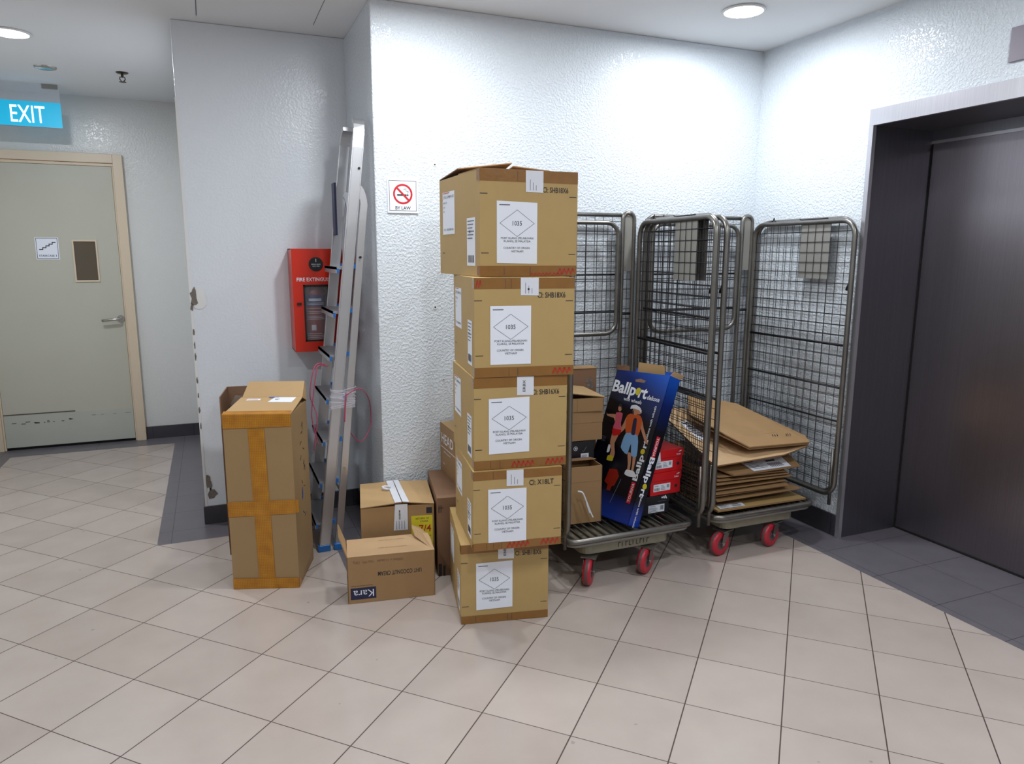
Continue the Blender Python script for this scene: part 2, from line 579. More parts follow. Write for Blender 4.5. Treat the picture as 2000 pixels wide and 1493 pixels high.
def tag(o, label, cat, group=None):
    o['label'] = label; o['category'] = cat
    if group:
        o['group'] = group
    return o


def thing(name, label, cat, loc=(0, 0, 0), rot=0.0, group=None, mat3=None):
    o = bpy.data.objects.new(name, None)
    o.empty_display_size = 0.1
    COL.objects.link(o)
    o.location = loc
    if mat3 is not None:
        o.rotation_euler = mat3.to_euler()
    else:
        o.rotation_euler = (0, 0, R(rot))
    return tag(o, label, cat, group)


def rot_left():
    """matrix that puts xz-plane prints (facing -y) onto a left side face (facing -x): local x -> -y"""
    return Matrix(((0, 1, 0, 0), (-1, 0, 0, 0), (0, 0, 1, 0), (0, 0, 0, 1)))


def on_left(x, yc):
    return Matrix.Translation((x, yc, 0)) @ rot_left()


def rrect(x0, x1, z0, z1, r, seg=5, square_bottom=False):
    """rounded rectangle outline points (u, z)"""
    out = []
    cs = [(x1 - r, z1 - r, 0), (x0 + r, z1 - r, 90), (x0 + r, z0 + r, 180), (x1 - r, z0 + r, 270)]
    for i, (cx, cz, a0) in enumerate(cs):
        if square_bottom and i >= 2:
            out.append((x0 if i == 2 else x1, z0)); continue
        for k in range(seg + 1):
            a = R(a0 + 90 * k / seg)
            out.append((cx + r * math.cos(a), cz + r * math.sin(a)))
    return out


# ------------------------------------------------------------------ structure
WX0, WX1 = -1.66, 2.974          # left wall, lift wall
YB, YP, YF = 3.447, 4.121, 6.30  # back wall, pillar face, far wall
XC, XP = 0.740, -0.100           # recess corner, pillar left face
YN = -3.0                        # wall behind the camera
LY0, LY1, LX = 1.25, 2.645, 3.372  # lift recess
BW = 0.236                       # grey floor border

mb = MB()
mb.box(WX0 - .1, WX1 + .6, YN - .1, YF + .1, -0.1, -0.002, 'dark')
# beige field, cut where the grey borders run
def fl(x0, x1, y0, y1, mt):
    mb.quad((x0, y0, 0), (x1, y0, 0), (x1, y1, 0), (x0, y1, 0), mt)
ix0, ix1 = WX0 + BW, WX1 - BW
fl(ix0, ix1, YN + BW, YB - BW, 'floor')
fl(ix0, XC - BW, YB - BW, YP - BW, 'floor')
fl(ix0, XP - BW, YP - BW, YF - BW, 'floor')
fl(WX0, ix0, YN, YF, 'grey')
fl(ix0, XP, YF - BW, YF, 'grey')
fl(XP - BW, XP, YP - BW, YF - BW, 'grey')
fl(XP, XC, YP - BW, YP, 'grey')
fl(XC - BW, XC, YB - BW, YP - BW, 'grey')
fl(XC, WX1, YB - BW, YB, 'grey')
fl(ix1, WX1, YN, YB - BW, 'grey')
fl(WX1, LX, LY0, LY1, 'grey')
fl(ix0, ix1, YN, YN + BW, 'grey')
struct('floor', mb)

mb = MB()
mb.box(WX0 - .1, WX1 + .6, YN - .1, YF + .1, CEIL, CEIL + 0.1, 'ceil')
struct('ceiling', mb)
# hairline access panel seams
mb = MB()
mb.box(0.020, 0.024, 3.45, 4.02, CEIL - 0.0012, CEIL, 'inkg')
struct('trim_1', mb)
mb = MB()
mb.box(0.560, 0.5625, 3.2, 3.95, CEIL - 0.0012, CEIL, 'inkg')
struct('trim_2', mb)

mb = MB(); mb.box(XC, WX1 + .6, YB, YP + .1, 0, CEIL, 'wall_rough'); struct('wall_back', mb, bevel=0.006)
mb = MB(); mb.box(XP, XC + .05, YP, YF, 0, CEIL, 'wall_fine'); struct('wall_pillar', mb, bevel=0.006)
mb = MB(); mb.box(WX0 - .1, XP, YF, YF + .1, 0, CEIL, 'wall_far'); struct('wall_far', mb)
mb = MB(); mb.box(WX0 - .1, WX0, YN, YF, 0, CEIL, 'wall_far'); struct('wall_left', mb)
mb = MB(); mb.box(WX0 - .1, WX1 + .6, YN - .1, YN, 0, CEIL, 'wall_fine'); struct('wall_front', mb)
HTOP = 2.150
mb = MB()
mb.box(WX1, WX1 + .6, LY1 + .02, YB, 0, CEIL, 'wall_rough')
mb.box(WX1, WX1 + .6, YN, LY0 - .02, 0, CEIL, 'wall_rough')
mb.box(WX1, WX1 + .6, LY0 - .02, LY1 + .02, HTOP, CEIL, 'wall_rough')
struct('wall_right', mb)

# skirting tiles
def skirt(name, x0, x1, y0, y1, h=0.10):
    mb = MB(); mb.box(x0, x1, y0, y1, 0, h, 'base'); struct(name, mb, bevel=0.002)
t = 0.012
skirt('baseboard_back', XC - t, WX1 - t, YB - t, YB)
skirt('baseboard_recess', XC - t, XC, YB, YP - t)
skirt('baseboard_pillar', XP - t, XC, YP - t, YP)
skirt('baseboard_pillar_side', XP - t, XP, YP, YF - t)
skirt('baseboard_far', -0.545, XP, YF - t, YF)
skirt('baseboard_left', WX0, WX0 + t, YN, YF)
skirt('baseboard_right', WX1 - t, WX1, 2.672, YB, 0.115)
skirt('baseboard_right_near', WX1 - t, WX1, YN, LY0 - 0.03, 0.115)

# white corner guard on the pillar edge and its knocks
mb = MB()
mb.box(XP - 0.003, XP + 0.009, YP - 0.003, YP, 0.10, 2.23, 'plaster')
mb.box(XP - 0.003, XP, YP, YP + 0.016, 0.10, 2.23, 'plaster')
struct('trim_3', mb)


def blotch(mb, cx, cz, rx, rz, y, mt, n=14, jag=0.35, axis='y'):
    pts = []
    for k in range(n):
        a = 2 * PI * k / n
        q = 1 + random.uniform(-jag, jag)
        pts.append((cx + rx * q * math.cos(a), cz + rz * q * math.sin(a)))
    if axis == 'y':
        mb.prism(pts[::-1][::-1], y, y + 0.0015, mt)
    else:
        M = Matrix(((0, 1, 0, 0), (1, 0, 0, 0), (0, 0, 1, 0), (0, 0, 0, 1)))
        mb.prism(pts, y, y + 0.0015, mt, M)


mb = MB()
blotch(mb, XP + 0.040, 1.232, 0.036, 0.062, YP - 0.0035, 'plaster', jag=.15)
blotch(mb, XP + 0.018, 1.235, 0.016, 0.048, YP - 0.0055, 'grime')
blotch(mb, XP + 0.004, 1.190, 0.008, 0.02, YP - 0.0055, 'grime')
for z in (1.06, 0.99, 0.93, 0.80, 0.72, 0.64, 0.55):
    blotch(mb, XP + 0.004, z, 0.004, 0.018, YP - 0.0045, 'grime', 9)
blotch(mb, XP + 0.024, 0.235, 0.014, 0.04, YP - 0.0035, 'grime')
blotch(mb, XP + 0.034, 0.165, 0.026, 0.036, YP - 0.0035, 'grime')
struct('trim_4', mb)
# plugs and drill holes in the back wall
mb = MB()
for x, z, r in ((1.023, 1.207, 0.007), (1.032, 1.889, 0.006), (1.062, 0.84, 0.004)):
    mb.cyl((x, YB - 0.002, z), (x, YB + 0.01, z), r * 1.6, 'plaster', 14)
    mb.cyl((x, YB - 0.003, z), (x, YB + 0.01, z), r * 0.6, 'dark', 10)
struct('trim_5', mb)

# ---- stair door
DX0, DX1, DZ = -1.50, -0.612, 2.125
mb = MB()
fy = YF - 0.045
mb.box(DX1, DX1 + 0.065, fy, YF, 0, DZ + 0.065, 'doorframe')
mb.box(DX0 - 0.065, DX0, fy, YF, 0, DZ + 0.065, 'doorframe')
mb.box(DX0, DX1, fy, YF, DZ, DZ + 0.065, 'doorframe')
mb.box(DX0, DX1, fy + 0.018, YF, DZ - 0.022, DZ, 'doorframe')
mb.box(DX1 - 0.012, DX1, fy + 0.018, YF, 0, DZ - 0.022, 'doorframe')
mb.box(DX0, DX0 + 0.012, fy + 0.018, YF, 0, DZ - 0.022, 'doorframe')
mb.box(DX0 + 0.012, DX1 - 0.012, YF - 0.006, YF, 0, 0.03, 'dark')
struct('trim_6', mb, bevel=0.003)
door = MB()
dy = YF - 0.022
door.box(DX0 + 0.014, DX1 - 0.014, dy, YF - 0.001, 0.022, DZ - 0.024, 'door')
d = struct('door_1', door)
k = MB()
k.box(DX0 + 0.014, DX1 - 0.014, dy - 0.002, dy, 0.022, 0.265, 'doorlow')
k.box(DX0 + 0.014, -1.02, dy - 0.003, dy - 0.001, 0.270, 0.277, 'scratch')
for i in range(16):
    x = random.uniform(-1.45, -1.0)
    z = 0.205 + random.uniform(-.008, .008)
    k.box(x, x + random.uniform(.006, .03), dy - 0.003, dy - 0.001, z, z + 0.005, 'scratch')
for i in range(8):
    x = random.uniform(-1.0, -.66)
    k.box(x, x + .02, dy - 0.003, dy - 0.001, 0.23, 0.232, 'scratch')
k.build('kick_panel', d)
k = MB()
wx0, wx1, wz0, wz1 = -0.928, -0.766, 1.255, 1.565
for a in ((wx0, wx1, wz1 - .012, wz1), (wx0, wx1, wz0, wz0 + .012), (wx0, wx0 + .010, wz0 + .012, wz1 - .012), (wx1 - .010, wx1, wz0 + .012, wz1 - .012)):
    k.box(a[0], a[1], dy - 0.010, dy, a[2], a[3], 'doorframe')
wf = k.build('vision_frame', d)
k = MB(); k.box(wx0 + .01, wx1 - .01, dy - 0.004, dy, wz0 + .012, wz1 - .012, 'winglass'); k.build('vision_glass', wf)
k = MB()
hx, hz = -0.652, 0.972
k.cyl((hx, dy, hz), (hx, dy - 0.010, hz), 0.026, 'chrome')
k.tube([(hx, dy - 0.008, hz), (hx, dy - 0.045, hz), (hx - 0.012, dy - 0.052, hz - .001), (hx - 0.125, dy - 0.050, hz - 0.010)], 0.0095, 'chrome', seg=10)
k.build('door_handle', d)

# stair sign on the door
t_ = MB()
sx, sz, sy = -1.088, 1.500, dy - 0.003
t_.box(sx - .074, sx + .074, sy, sy + 0.0028, sz - .080, sz + .080, 'white')
for a in ((-.068, .068, .072, .075), (-.068, .068, -.075, -.072), (-.068, -.065, -.075, .075), (.065, .068, -.075, .075)):
    t_.box(sx + a[0], sx + a[1], sy - .0004, sy, sz + a[2], sz + a[3], 'navy')
for i in range(5):
    t_.box(sx - .052 + i * .021, sx - .028 + i * .021, sy - .0006, sy, sz - .010 + i * .013, sz - .004 + i * .013, 'ink')
    if i:
        t_.box(sx - .052 + i * .021, sx - .047 + i * .021, sy - .0006, sy, sz - .023 + i * .013, sz - .004 + i * .013, 'ink')
t_.text('STAIRCASE 3', sx, sz - .052, .014, 'navy', y=sy - .0006, w=.112, bold=True)
tag(t_.build('staircase_sign'), 'small white staircase sign with step symbol stuck on the grey door', 'sign')

# ---- lift
mb = MB()
A = 0.018
mb.box(WX1 - 0.012, WX1 + 0.0099, LY1, LY1 + 0.024, 0, HTOP - 0.0755, 'steellight')
struct('trim_7', mb)
mb = MB()
# header fascia
mb.box(WX1 - 0.012, WX1 + 0.01, LY0 - .02, LY1 + 0.024, HTOP - 0.075, HTOP, 'steellight')
struct('trim_8', mb)
mb = MB()
mb.box(WX1 + 0.01, LX + 0.02, LY1, LY1 + 0.02, 0, HTOP, 'steeldark')
mb.box(WX1 + 0.01, LX + 0.02, LY0 - .02, LY0, 0, HTOP, 'steeldark')
mb.box(WX1 + 0.01, LX + 0.02, LY0, LY1, HTOP - 0.075, HTOP - 0.055, 'steeldark')
struct('trim_9', mb)
mb = MB()
mb.box(LX, LX + 0.03, LY0, LY1, 0.004, 2.015, 'steel')
lift = struct('door_2', mb)
mb = MB()
mb.box(LX - 0.006, LX + 0.01, LY0, LY1, 2.012, 2.026, 'steellight')
mb.box(LX - 0.004, LX + 0.03, LY0, LY1, 2.026, HTOP - .07, 'steeldark')
mb.build('transom', lift)
mb = MB()
mb.box(LX - 0.004, LX + 0.002, LY0, LY1, 0.0, 0.010, 'dark')
mb.box(LX - 0.003, LX + 0.001, LY1 - 0.006, LY1, 0.0, HTOP - .07, 'dark')
mb.build('door_gap', lift)
mb = MB()
mb.box(WX1 - 0.010, WX1, 1.72, 2.032, 2.215, 2.345, 'lavplate')
tag(mb.build('lift_indicator_plate', bevel=.002), 'plain grey lift indicator plate on wall above the lift doors', 'panel')

# ------------------------------------------------------------------ ceiling fittings
for i, (lx, ly, lab, pw) in enumerate(DOWNLIGHTS):
    g = thing('ceiling_downlight', lab, 'light', (lx, ly, CEIL), 0, 'round ceiling downlights')
    k = MB(); k.lathe([(0.088, 0), (0.100, -0.001), (0.101, -0.006), (0.090, -0.010), (0.088, -0.004)], 'lampring'); k.build('trim_ring', g)
    k = MB(); k.cyl((0, 0, -0.001), (0, 0, -0.008), 0.089, 'lampface', 32); k.build('diffuser', g)
k = MB()
k.lathe([(0.0, -0.012), (0.045, -0.012), (0.058, -0.008), (0.062, 0)], 'chrome', (-0.852, 5.45, CEIL))
tag(k.build('ceiling_speaker'), 'small round flush grey fitting on ceiling before the exit sign', 'detector')
g = thing('fire_sprinkler', 'small dark pendant fire sprinkler on ceiling left of the pillar', 'sprinkler', (-0.43, 5.42, CEIL))
k = MB(); k.lathe([(0.0, -0.006), (0.030, -0.006), (0.038, 0)], 'brass'); k.build('escutcheon', g)
k = MB(); k.cyl((0, 0, 0), (0, 0, -0.03), 0.008, 'brass', 12)
k.tube([(0.012, 0, -0.025), (0.016, 0, -0.04), (0.004, 0, -0.055)], .003, 'brass'); k.tube([(-0.012, 0, -0.025), (-0.016, 0, -0.04), (-0.004, 0, -0.055)], .003, 'brass'); k.build('frame', g)
k = MB(); k.cyl((0, 0, -0.055), (0, 0, -0.058), 0.020, 'brass', 16); k.build('deflector', g)

# exit sign hanging from the ceiling
ex0, ex1, ey, ez0, ez1 = -1.265, -0.868, 5.98, 2.315, 2.478
g = thing('exit_sign', 'glowing teal EXIT sign hanging from ceiling above the grey door', 'sign', ((ex0 + ex1) / 2, ey, ez0))
k = MB(); hw = (ex1 - ex0) / 2
k.box(-hw, hw, -0.004, 0.006, 0, ez1 - ez0, 'exit'); k.text('EXIT', 0.002, 0.081, 0.112, 'exitw', y=-0.0055, w=0.200)
k.box(-hw, hw, -0.0045, 0.0065, -.003, 0.0, 'lavplate'); k.build('sign_panel', g)
k = MB(); k.box(-hw, hw, -0.003, 0.005, ez1 - ez0, CEIL - ez0, 'film'); k.build('hanger_glass', g)
k = MB(); k.box(hw - .10, hw - .008, -0.008, 0.010, CEIL - ez0 - 0.03, CEIL - ez0, 'plate'); k.build('hanger_bracket', g)

# ------------------------------------------------------------------ no smoking sign
g = thing('no_smoking_sign', 'square white no smoking sign reading BY LAW on white wall', 'sign', (0.871, YB, 1.658))
k = MB(); k.box(-.074, .074, -0.006, 0, 0, .158, 'white')
for a in ((-.066, .066, .148, .150), (-.066, .066, .010, .012), (-.066, -.064, .010, .150), (.064, .066, .010, .150)):
    k.box(a[0], a[1], -.0064, -.006, a[2], a[3], 'ink')
k.text('BY LAW', 0, .024, .015, 'ink', y=-.0066, w=.074, bold=True)
k.build('sign_plate', g)
k = MB()
cz = .088
ring = [(0.047, 0.036)]
n = 36
for i in range(n):
    a0, a1 = 2 * PI * i / n, 2 * PI * (i + 1) / n
    k.quad((.047 * math.cos(a0), -.0068, cz + .047 * math.sin(a0)), (.038 * math.cos(a0), -.0068, cz + .038 * math.sin(a0)), (.038 * math.cos(a1), -.0068, cz + .038 * math.sin(a1)), (.047 * math.cos(a1), -.0068, cz + .047 * math.sin(a1)), 'signred')
Mx = Matrix.Translation((0, 0, cz)) @ Matrix.Rotation(R(45), 4, 'Y')
k.box(-.041, .041, -.0072, -.0068, -.0045, .0045, 'signred', Mx)
k.box(-.028, .018, -.0066, -.0062, cz - .008, cz - .001, 'ink'); k.box(.020, .027, -.0066, -.0062, cz - .008, cz - .001, 'ink')
k.tube([(.024, -.0062, cz + .003), (.027, -.0062, cz + .012), (.014, -.0062, cz + .016), (.018, -.0062, cz + .024), (.004, -.0062, cz + .022)], .0012, 'inkg', seg=4)
k.build('prohibition_symbol', g)

# ------------------------------------------------------------------ extinguisher cabinet
cx0, cx1, cy, cz0, cz1 = 0.398, 0.660, 3.94, 0.950, 1.492
cw, ch, cd = cx1 - cx0, cz1 - cz0, YP - cy
g = thing('fire_extinguisher_cabinet', 'red metal FIRE EXTINGUISHER cabinet on pillar wall behind the ladder', 'cabinet', ((cx0 + cx1) / 2, YP, cz0))
hw = cw / 2
k = MB()
k.box(-hw, hw, -0.004, 0, 0, ch, 'extred'); k.box(-hw, -hw + .004, -cd + .02, 0, 0, ch, 'extred'); k.box(hw - .004, hw, -cd + .02, 0, 0, ch, 'extred')
k.box(-hw, hw, -cd + .02, 0, 0, .004, 'extred'); k.box(-hw, hw, -cd + .02, 0, ch - .004, ch, 'extred'); k.build('body', g)
k = MB()
gx0, gx1, gz0, gz1 = -.078, .052, .055, .355
y0, y1 = -cd, -cd + .02
k.box(-hw, gx0, y0, y1, 0, ch, 'extred'); k.box(gx1, hw, y0, y1, 0, ch, 'extred'); k.box(gx0, gx1, y0, y1, 0, gz0, 'extred'); k.box(gx0, gx1, y0, y1, gz1, ch, 'extred')
for a in ((gx0, gx1, gz1 - .008, gz1), (gx0, gx1, gz0, gz0 + .008), (gx0, gx0 + .007, gz0, gz1), (gx1 - .007, gx1, gz0, gz1)):
    k.box(a[0], a[1], y0 - .003, y0, a[2], a[3], 'black')
k.text('FIRE EXTINGUISHER', -.002, .383, .019, 'white', y=y0 - .001, w=.215, bold=True)
dd = k.build('door', g)
k = MB(); k.box(gx0, gx1, y0 + .006, y0 + .009, gz0, gz1, 'glass'); k.build('door_glass', dd)
k = MB(); k.cyl((-.008, y0, .462), (-.008, y0 - .004, .462), .037, 'black', 28)
k.text('BREAK GLASS', -.008, .462, .006, 'white', y=y0 - .0045, w=.046); k.text('LIGHTLY HERE', -.008, .452, .005, 'white', y=y0 - .0045, w=.036)
k.box(-.0095, -.0065, y0 - .0045, y0 - .004, .474, .490, 'white'); k.build('break_glass_disc', dd)
k = MB(); k.box(-hw + .018, -hw + .040, y0 - .010, y0, .250, .262, 'black'); k.build('latch', dd)
e = thing('fire_extinguisher', 'red fire extinguisher behind the glass of the red cabinet', 'fire extinguisher', ((cx0 + cx1) / 2 - .012, YP - .080, cz0 + .004))
k = MB(); k.lathe([(0, 0), (.058, 0), (.060, .01), (.060, .30), (.052, .335), (.028, .36), (.018, .375), (0, .375)], 'extcyl'); k.build('cylinder', e)
k = MB()
def band(z0, z1, mt, a0, a1, r=.0608):
    n = 10
    for i in range(n):
        p, q = R(a0 + (a1 - a0) * i / n), R(a0 + (a1 - a0) * (i + 1) / n)
        k.quad((r * math.cos(p), r * math.sin(p), z0), (r * math.cos(q), r * math.sin(q), z0), (r * math.cos(q), r * math.sin(q), z1), (r * math.cos(p), r * math.sin(p), z1), mt)
band(.235, .295, 'bluelab', 205, 335)
band(.262, .276, 'white', 235, 300, .0612)
for z in (.250, .243): band(z, z + .003, 'white', 225, 315, .0612)
for i, z in enumerate((.222, .205, .196, .180, .172, .164, .085, .075, .066, .056, .048)): band(z, z + .0025, 'white', 222, 300 + (i % 3) * 10, .0612)
band(.105, .135, 'white', 245, 268, .0612)
k.build('label', e)
k = MB(); k.cyl((0, 0, .37), (0, 0, .41), .012, 'brass', 12); k.box(-.01, .01, -.055, .03, .405, .413, 'black'); k.build('valve', e)

# ------------------------------------------------------------------ ladder
LY, LYF = 3.500, 3.885
FOOT_F, FOOT_R = 0.442, 0.512
TOPX, TOPZ = 0.692, 2.085
lad = thing('step_ladder', 'tall folded aluminium step ladder leaning in the wall recess', 'ladder', (FOOT_F, (LY + LYF) / 2, 0))
hy = (LYF - LY) / 2
LTX = TOPX - FOOT_F


def fpt(z, off=0.0):   # front frame centreline in ladder space
    return (LTX * z / TOPZ + off, z)


def strip(mb, path, w_, t_, mt):
    """flat bar following path of (x, y, z, tangent implied); width along local frame in xz normal, thickness along y"""
    pass


# front frame: one flat channel each side, bent over the top as a safety rail
k = MB()
path = []
for i in range(0, 11):
    z = 0.03 + (TOPZ - 0.13 - 0.03) * i / 10
    path.append((LTX * z / TOPZ, -hy, z))
for a in range(15, 91, 15):
    path.append((LTX * (TOPZ - .10 + .10 * math.sin(R(a))) / TOPZ, -hy + .07 * (1 - math.cos(R(a))), TOPZ - .10 + .10 * math.sin(R(a))))
rest = [(p[0], -p[1], p[2]) for p in reversed(path)]
full = path + rest


def ribbon(mb, pts, wx, th, mt):
    """channel section: wx wide in x, th thick along its own inward normal"""
    P = [Vector(p) for p in pts]
    n = len(P); vs_ = []
    for i in range(n):
        T = (P[min(i + 1, n - 1)] - P[max(i - 1, 0)]).normalized()
        X = Vector((1, 0, 0)); X = (X - T * X.dot(T)).normalized()
        N = T.cross(X)
        for (a, b) in ((-.5, -.5), (.5, -.5), (.5, .5), (-.5, .5)):
            vs_.append(P[i] + X * a * wx + N * b * th)
    fs = [(i * 4 + j, i * 4 + (j + 1) % 4, i * 4 + 4 + (j + 1) % 4, i * 4 + 4 + j) for i in range(n - 1) for j in range(4)]
    fs += [(0, 3, 2, 1), (n * 4 - 4, n * 4 - 3, n * 4 - 2, n * 4 - 1)]
    mb.add(vs_, fs, mt)


ribbon(k, path, .052, .022, 'alu')
# raised lips of the channel
for s in (-.024, .024):
    ribbon(k, [(p[0] + s, p[1] - .011, p[2]) for p in path[:11]], .005, .008, 'alu')
k.build('front_rail', lad, bevel=.002)
k = MB(); ribbon(k, rest, .052, .022, 'alu'); k.build('front_rail', lad, bevel=.002)
# rear frame
RX0 = FOOT_R - FOOT_F
RTZ = 1.74


def rpt(z):
    return RX0 + (LTX * RTZ / TOPZ + .050 - RX0) * z / RTZ


for s in (-1, 1):
    k = MB()
    pr = [(rpt(.03 + (RTZ - .13) * i / 10), s * (hy - .004), .03 + (RTZ - .13) * i / 10) for i in range(11)]
    for a in range(15, 91, 15):
        pr.append((rpt(RTZ - .1) - .028 * (1 - math.cos(R(a))) + .008, s * (hy - .004), RTZ - .10 + .10 * math.sin(R(a)) + .03))
    ribbon(k, pr, .034, .018, 'alu')
    k.build('rear_rail', lad, bevel=.002)
for z, dz in ((.30, 0), (.75, 0), (1.2, 0)):
    k = MB(); k.box(rpt(z) - .010, rpt(z) + .010, -hy + .01, hy - .01, z - .012, z + .012, 'alu'); k.build('rear_brace', lad)
# treads with blue end plugs
for i in range(7):
    z = .145 + .21 * i
    x, _ = fpt(z)
    k = MB(); k.box(x - .055, x + .030, -hy + .012, hy - .012, z - .012, z, 'tread'); k.box(x - .055, x - .050, -hy + .012, hy - .012, z - .03, z, 'tread'); tr = k.build('tread', lad)
    for s in (-1, 1):
        k = MB(); k.box(x - .050, x - .040, s * (hy - .016) - .006, s * (hy - .016) + .006, z - .030, z - .008, 'blue'); k.build('end_plug', tr)
        k = MB(); k.box(x + .027, x + .042, s * (hy - .004) - .008, s * (hy - .004) + .008, z - .008, z + .012, 'blue'); k.build('end_plug', tr)
k = MB()
xq = fpt(1.68)[0]
k.box(xq - .036, xq - .026, hy - .09, hy - .012, 1.56, 1.82, 'navy')
k.build('tool_tray', lad)
for (fx, w_) in ((0, .060), (RX0, .044)):
    for s in (-1, 1):
        k = MB(); k.box(fx - w_ / 2, fx + w_ / 2, s * hy - .017, s * hy + .017, 0, .032, 'blue'); k.build('foot', lad, bevel=.003)
for cxr, zr, mr in ((fpt(1.86)[0] + .012, 1.86, 'black'), (rpt(1.45), 1.45, 'black'), (rpt(.42), .42, 'chrome')):
    k = MB(); k.cyl((cxr, -hy - .016, zr), (cxr, -hy, zr), .006, mr, 10); k.build('rivet', lad)

# stretch film bound round both frames, pink cord tied to the ladder
k = MB()
for i in range(9):
    z = .735 + i * .010 + random.uniform(-.004, .004)
    x0 = LTX * z / TOPZ - .032; x1 = rpt(z) + .026
    q = random.uniform(-.02, .02)
    k.tube([(FOOT_F + x0, LY - .020, z + q), (FOOT_F + (x0 + x1) / 2, LY - .024, z), (FOOT_F + x1, LY - .020, z - q), (FOOT_F + x1, LY + .022, z - q), (FOOT_F + x0, LY + .022, z + q)], .0026, 'film', closed=True, seg=6)
k.box(FOOT_F + LTX * .76 / TOPZ - .031, FOOT_F + rpt(.76) + .024, LY - .019, LY - .018, .725, .80, 'film')
tag(k.build('stretch_film'), 'clear stretch film wrapped round the ladder rails at mid height', 'film')
# cord: points by (x, z) at given y
def spline(pts, n=6):
    P = [Vector(p) for p in pts]; out = []
    for i in range(len(P) - 1):
        a = P[max(i - 1, 0)]; b = P[i]; c = P[i + 1]; d_ = P[min(i + 2, len(P) - 1)]
        for j in range(n):
            t = j / n
            out.append(0.5 * ((2 * b) + (c - a) * t + (2 * a - 5 * b + 4 * c - d_) * t * t + (3 * b - a - 3 * c + d_) * t ** 3))
    out.append(P[-1]); return out


k = MB()
yy = LY - .03
k.tube(spline([(.500, yy + .05, .93), (.455, yy + .02, .95), (.425, yy, .92), (.405, yy, .80), (.432, yy, .70), (.418, yy, .58), (.412, yy, .53)]), .0026, 'pink', seg=6)
k.tube(spline([(.500, yy + .05, .93), (.450, yy + .01, .94), (.436, yy, .90), (.420, yy, .80), (.408, yy, .70), (.425, yy, .60), (.432, yy, .56)]), .0026, 'pink', seg=6)
k.tube(spline([(.575, yy - .002, .80), (.566, yy - .002, .72), (.562, yy - .002, .66)]), .004, 'pink', seg=6)
k.tube(spline([(.575, yy, .79), (.640, yy, .82), (.690, yy + .04, .76), (.715, yy + .12, .66), (.705, yy + .12, .58), (.650, yy + .08, .53), (.590, yy + .05, .60), (.585, yy + .045, .64)]), .0026, 'pink', seg=6)
tag(k.build('pink_cord'), 'thin pink cord looped loosely round the ladder', 'rope')


# ------------------------------------------------------------------ cartons
def front_print(mb, w_, d_, h_, u0, u1, v0, v1, mt, lift=.0006):
    """rectangle on the front face, u from the left, v from the base"""
    y = -d_ / 2 - lift
    mb.quad((-w_ / 2 + u0 * w_, y, v0 * h_), (-w_ / 2 + u1 * w_, y, v0 * h_), (-w_ / 2 + u1 * w_, y, v1 * h_), (-w_ / 2 + u0 * w_, y, v1 * h_), mt)


def squig(mb, x, z, w_, h_, y, mt, n=5, M=None):
    """torn fragments of a repeated tape print"""
    st = w_ / n
    for i in range(n):
        a = x + i * st
        mb.add([(a, y, z), (a + st * .35, y, z), (a + st * .85, y, z + h_), (a + st * .5, y, z + h_)], [(0, 1, 2, 3)], mt, M)
        mb.add([(a + st * .5, y, z + h_), (a + st * .85, y, z + h_), (a + st * 1.1, y, z + h_ * .4), (a + st * .95, y, z + h_ * .3)], [(0, 1, 2, 3)], mt, M)


def barcode(mb, x0, x1, z0, z1, y, mt='ink', n=11, M=None):
    x = x0
    rnd = random.Random(int(x0 * 1e4) + n)
    st = (x1 - x0) / n
    for i in range(n):
        ww = st * rnd.uniform(.3, .7)
        mb.add([(x, y, z0), (x + ww, y, z0), (x + ww, y, z1), (x, y, z1)], [(0, 1, 2, 3)], mt, M)
        x += st


CARTON_LABELS = [
    ('brown carton on the floor at the bottom of the five box stack', 'CI: SHB18X6'),
    ('brown carton second from the bottom of the stack, red tape print along its base', 'CI: X18LT'),
    ('brown carton at the middle of the five box stack, torn white tape', 'CI: SHB16X6'),
    ('brown carton directly under the topmost carton of the stack', 'CI: SHB18X6'),
    ('topmost brown carton of the stack with its top flaps ajar', 'CI: SHB18X6')]
STACK = [(0.843, 2.543, -12.2, .355, .445, .337), (0.869, 2.464, -9.4, .350, .440, .319), (0.879, 2.477, -8.3, .364, .455, .357),
         (0.882, 2.475, -9.3, .382, .483, .369), (0.937, 2.561, -0.6, .403, .520, .395)]
LAB = [(.17, .585, .17, .76), (.165, .595, .10, .77), (.155, .59, .17, .77), (.155, .56, .13, .72), (.165, .575, .13, .71)]


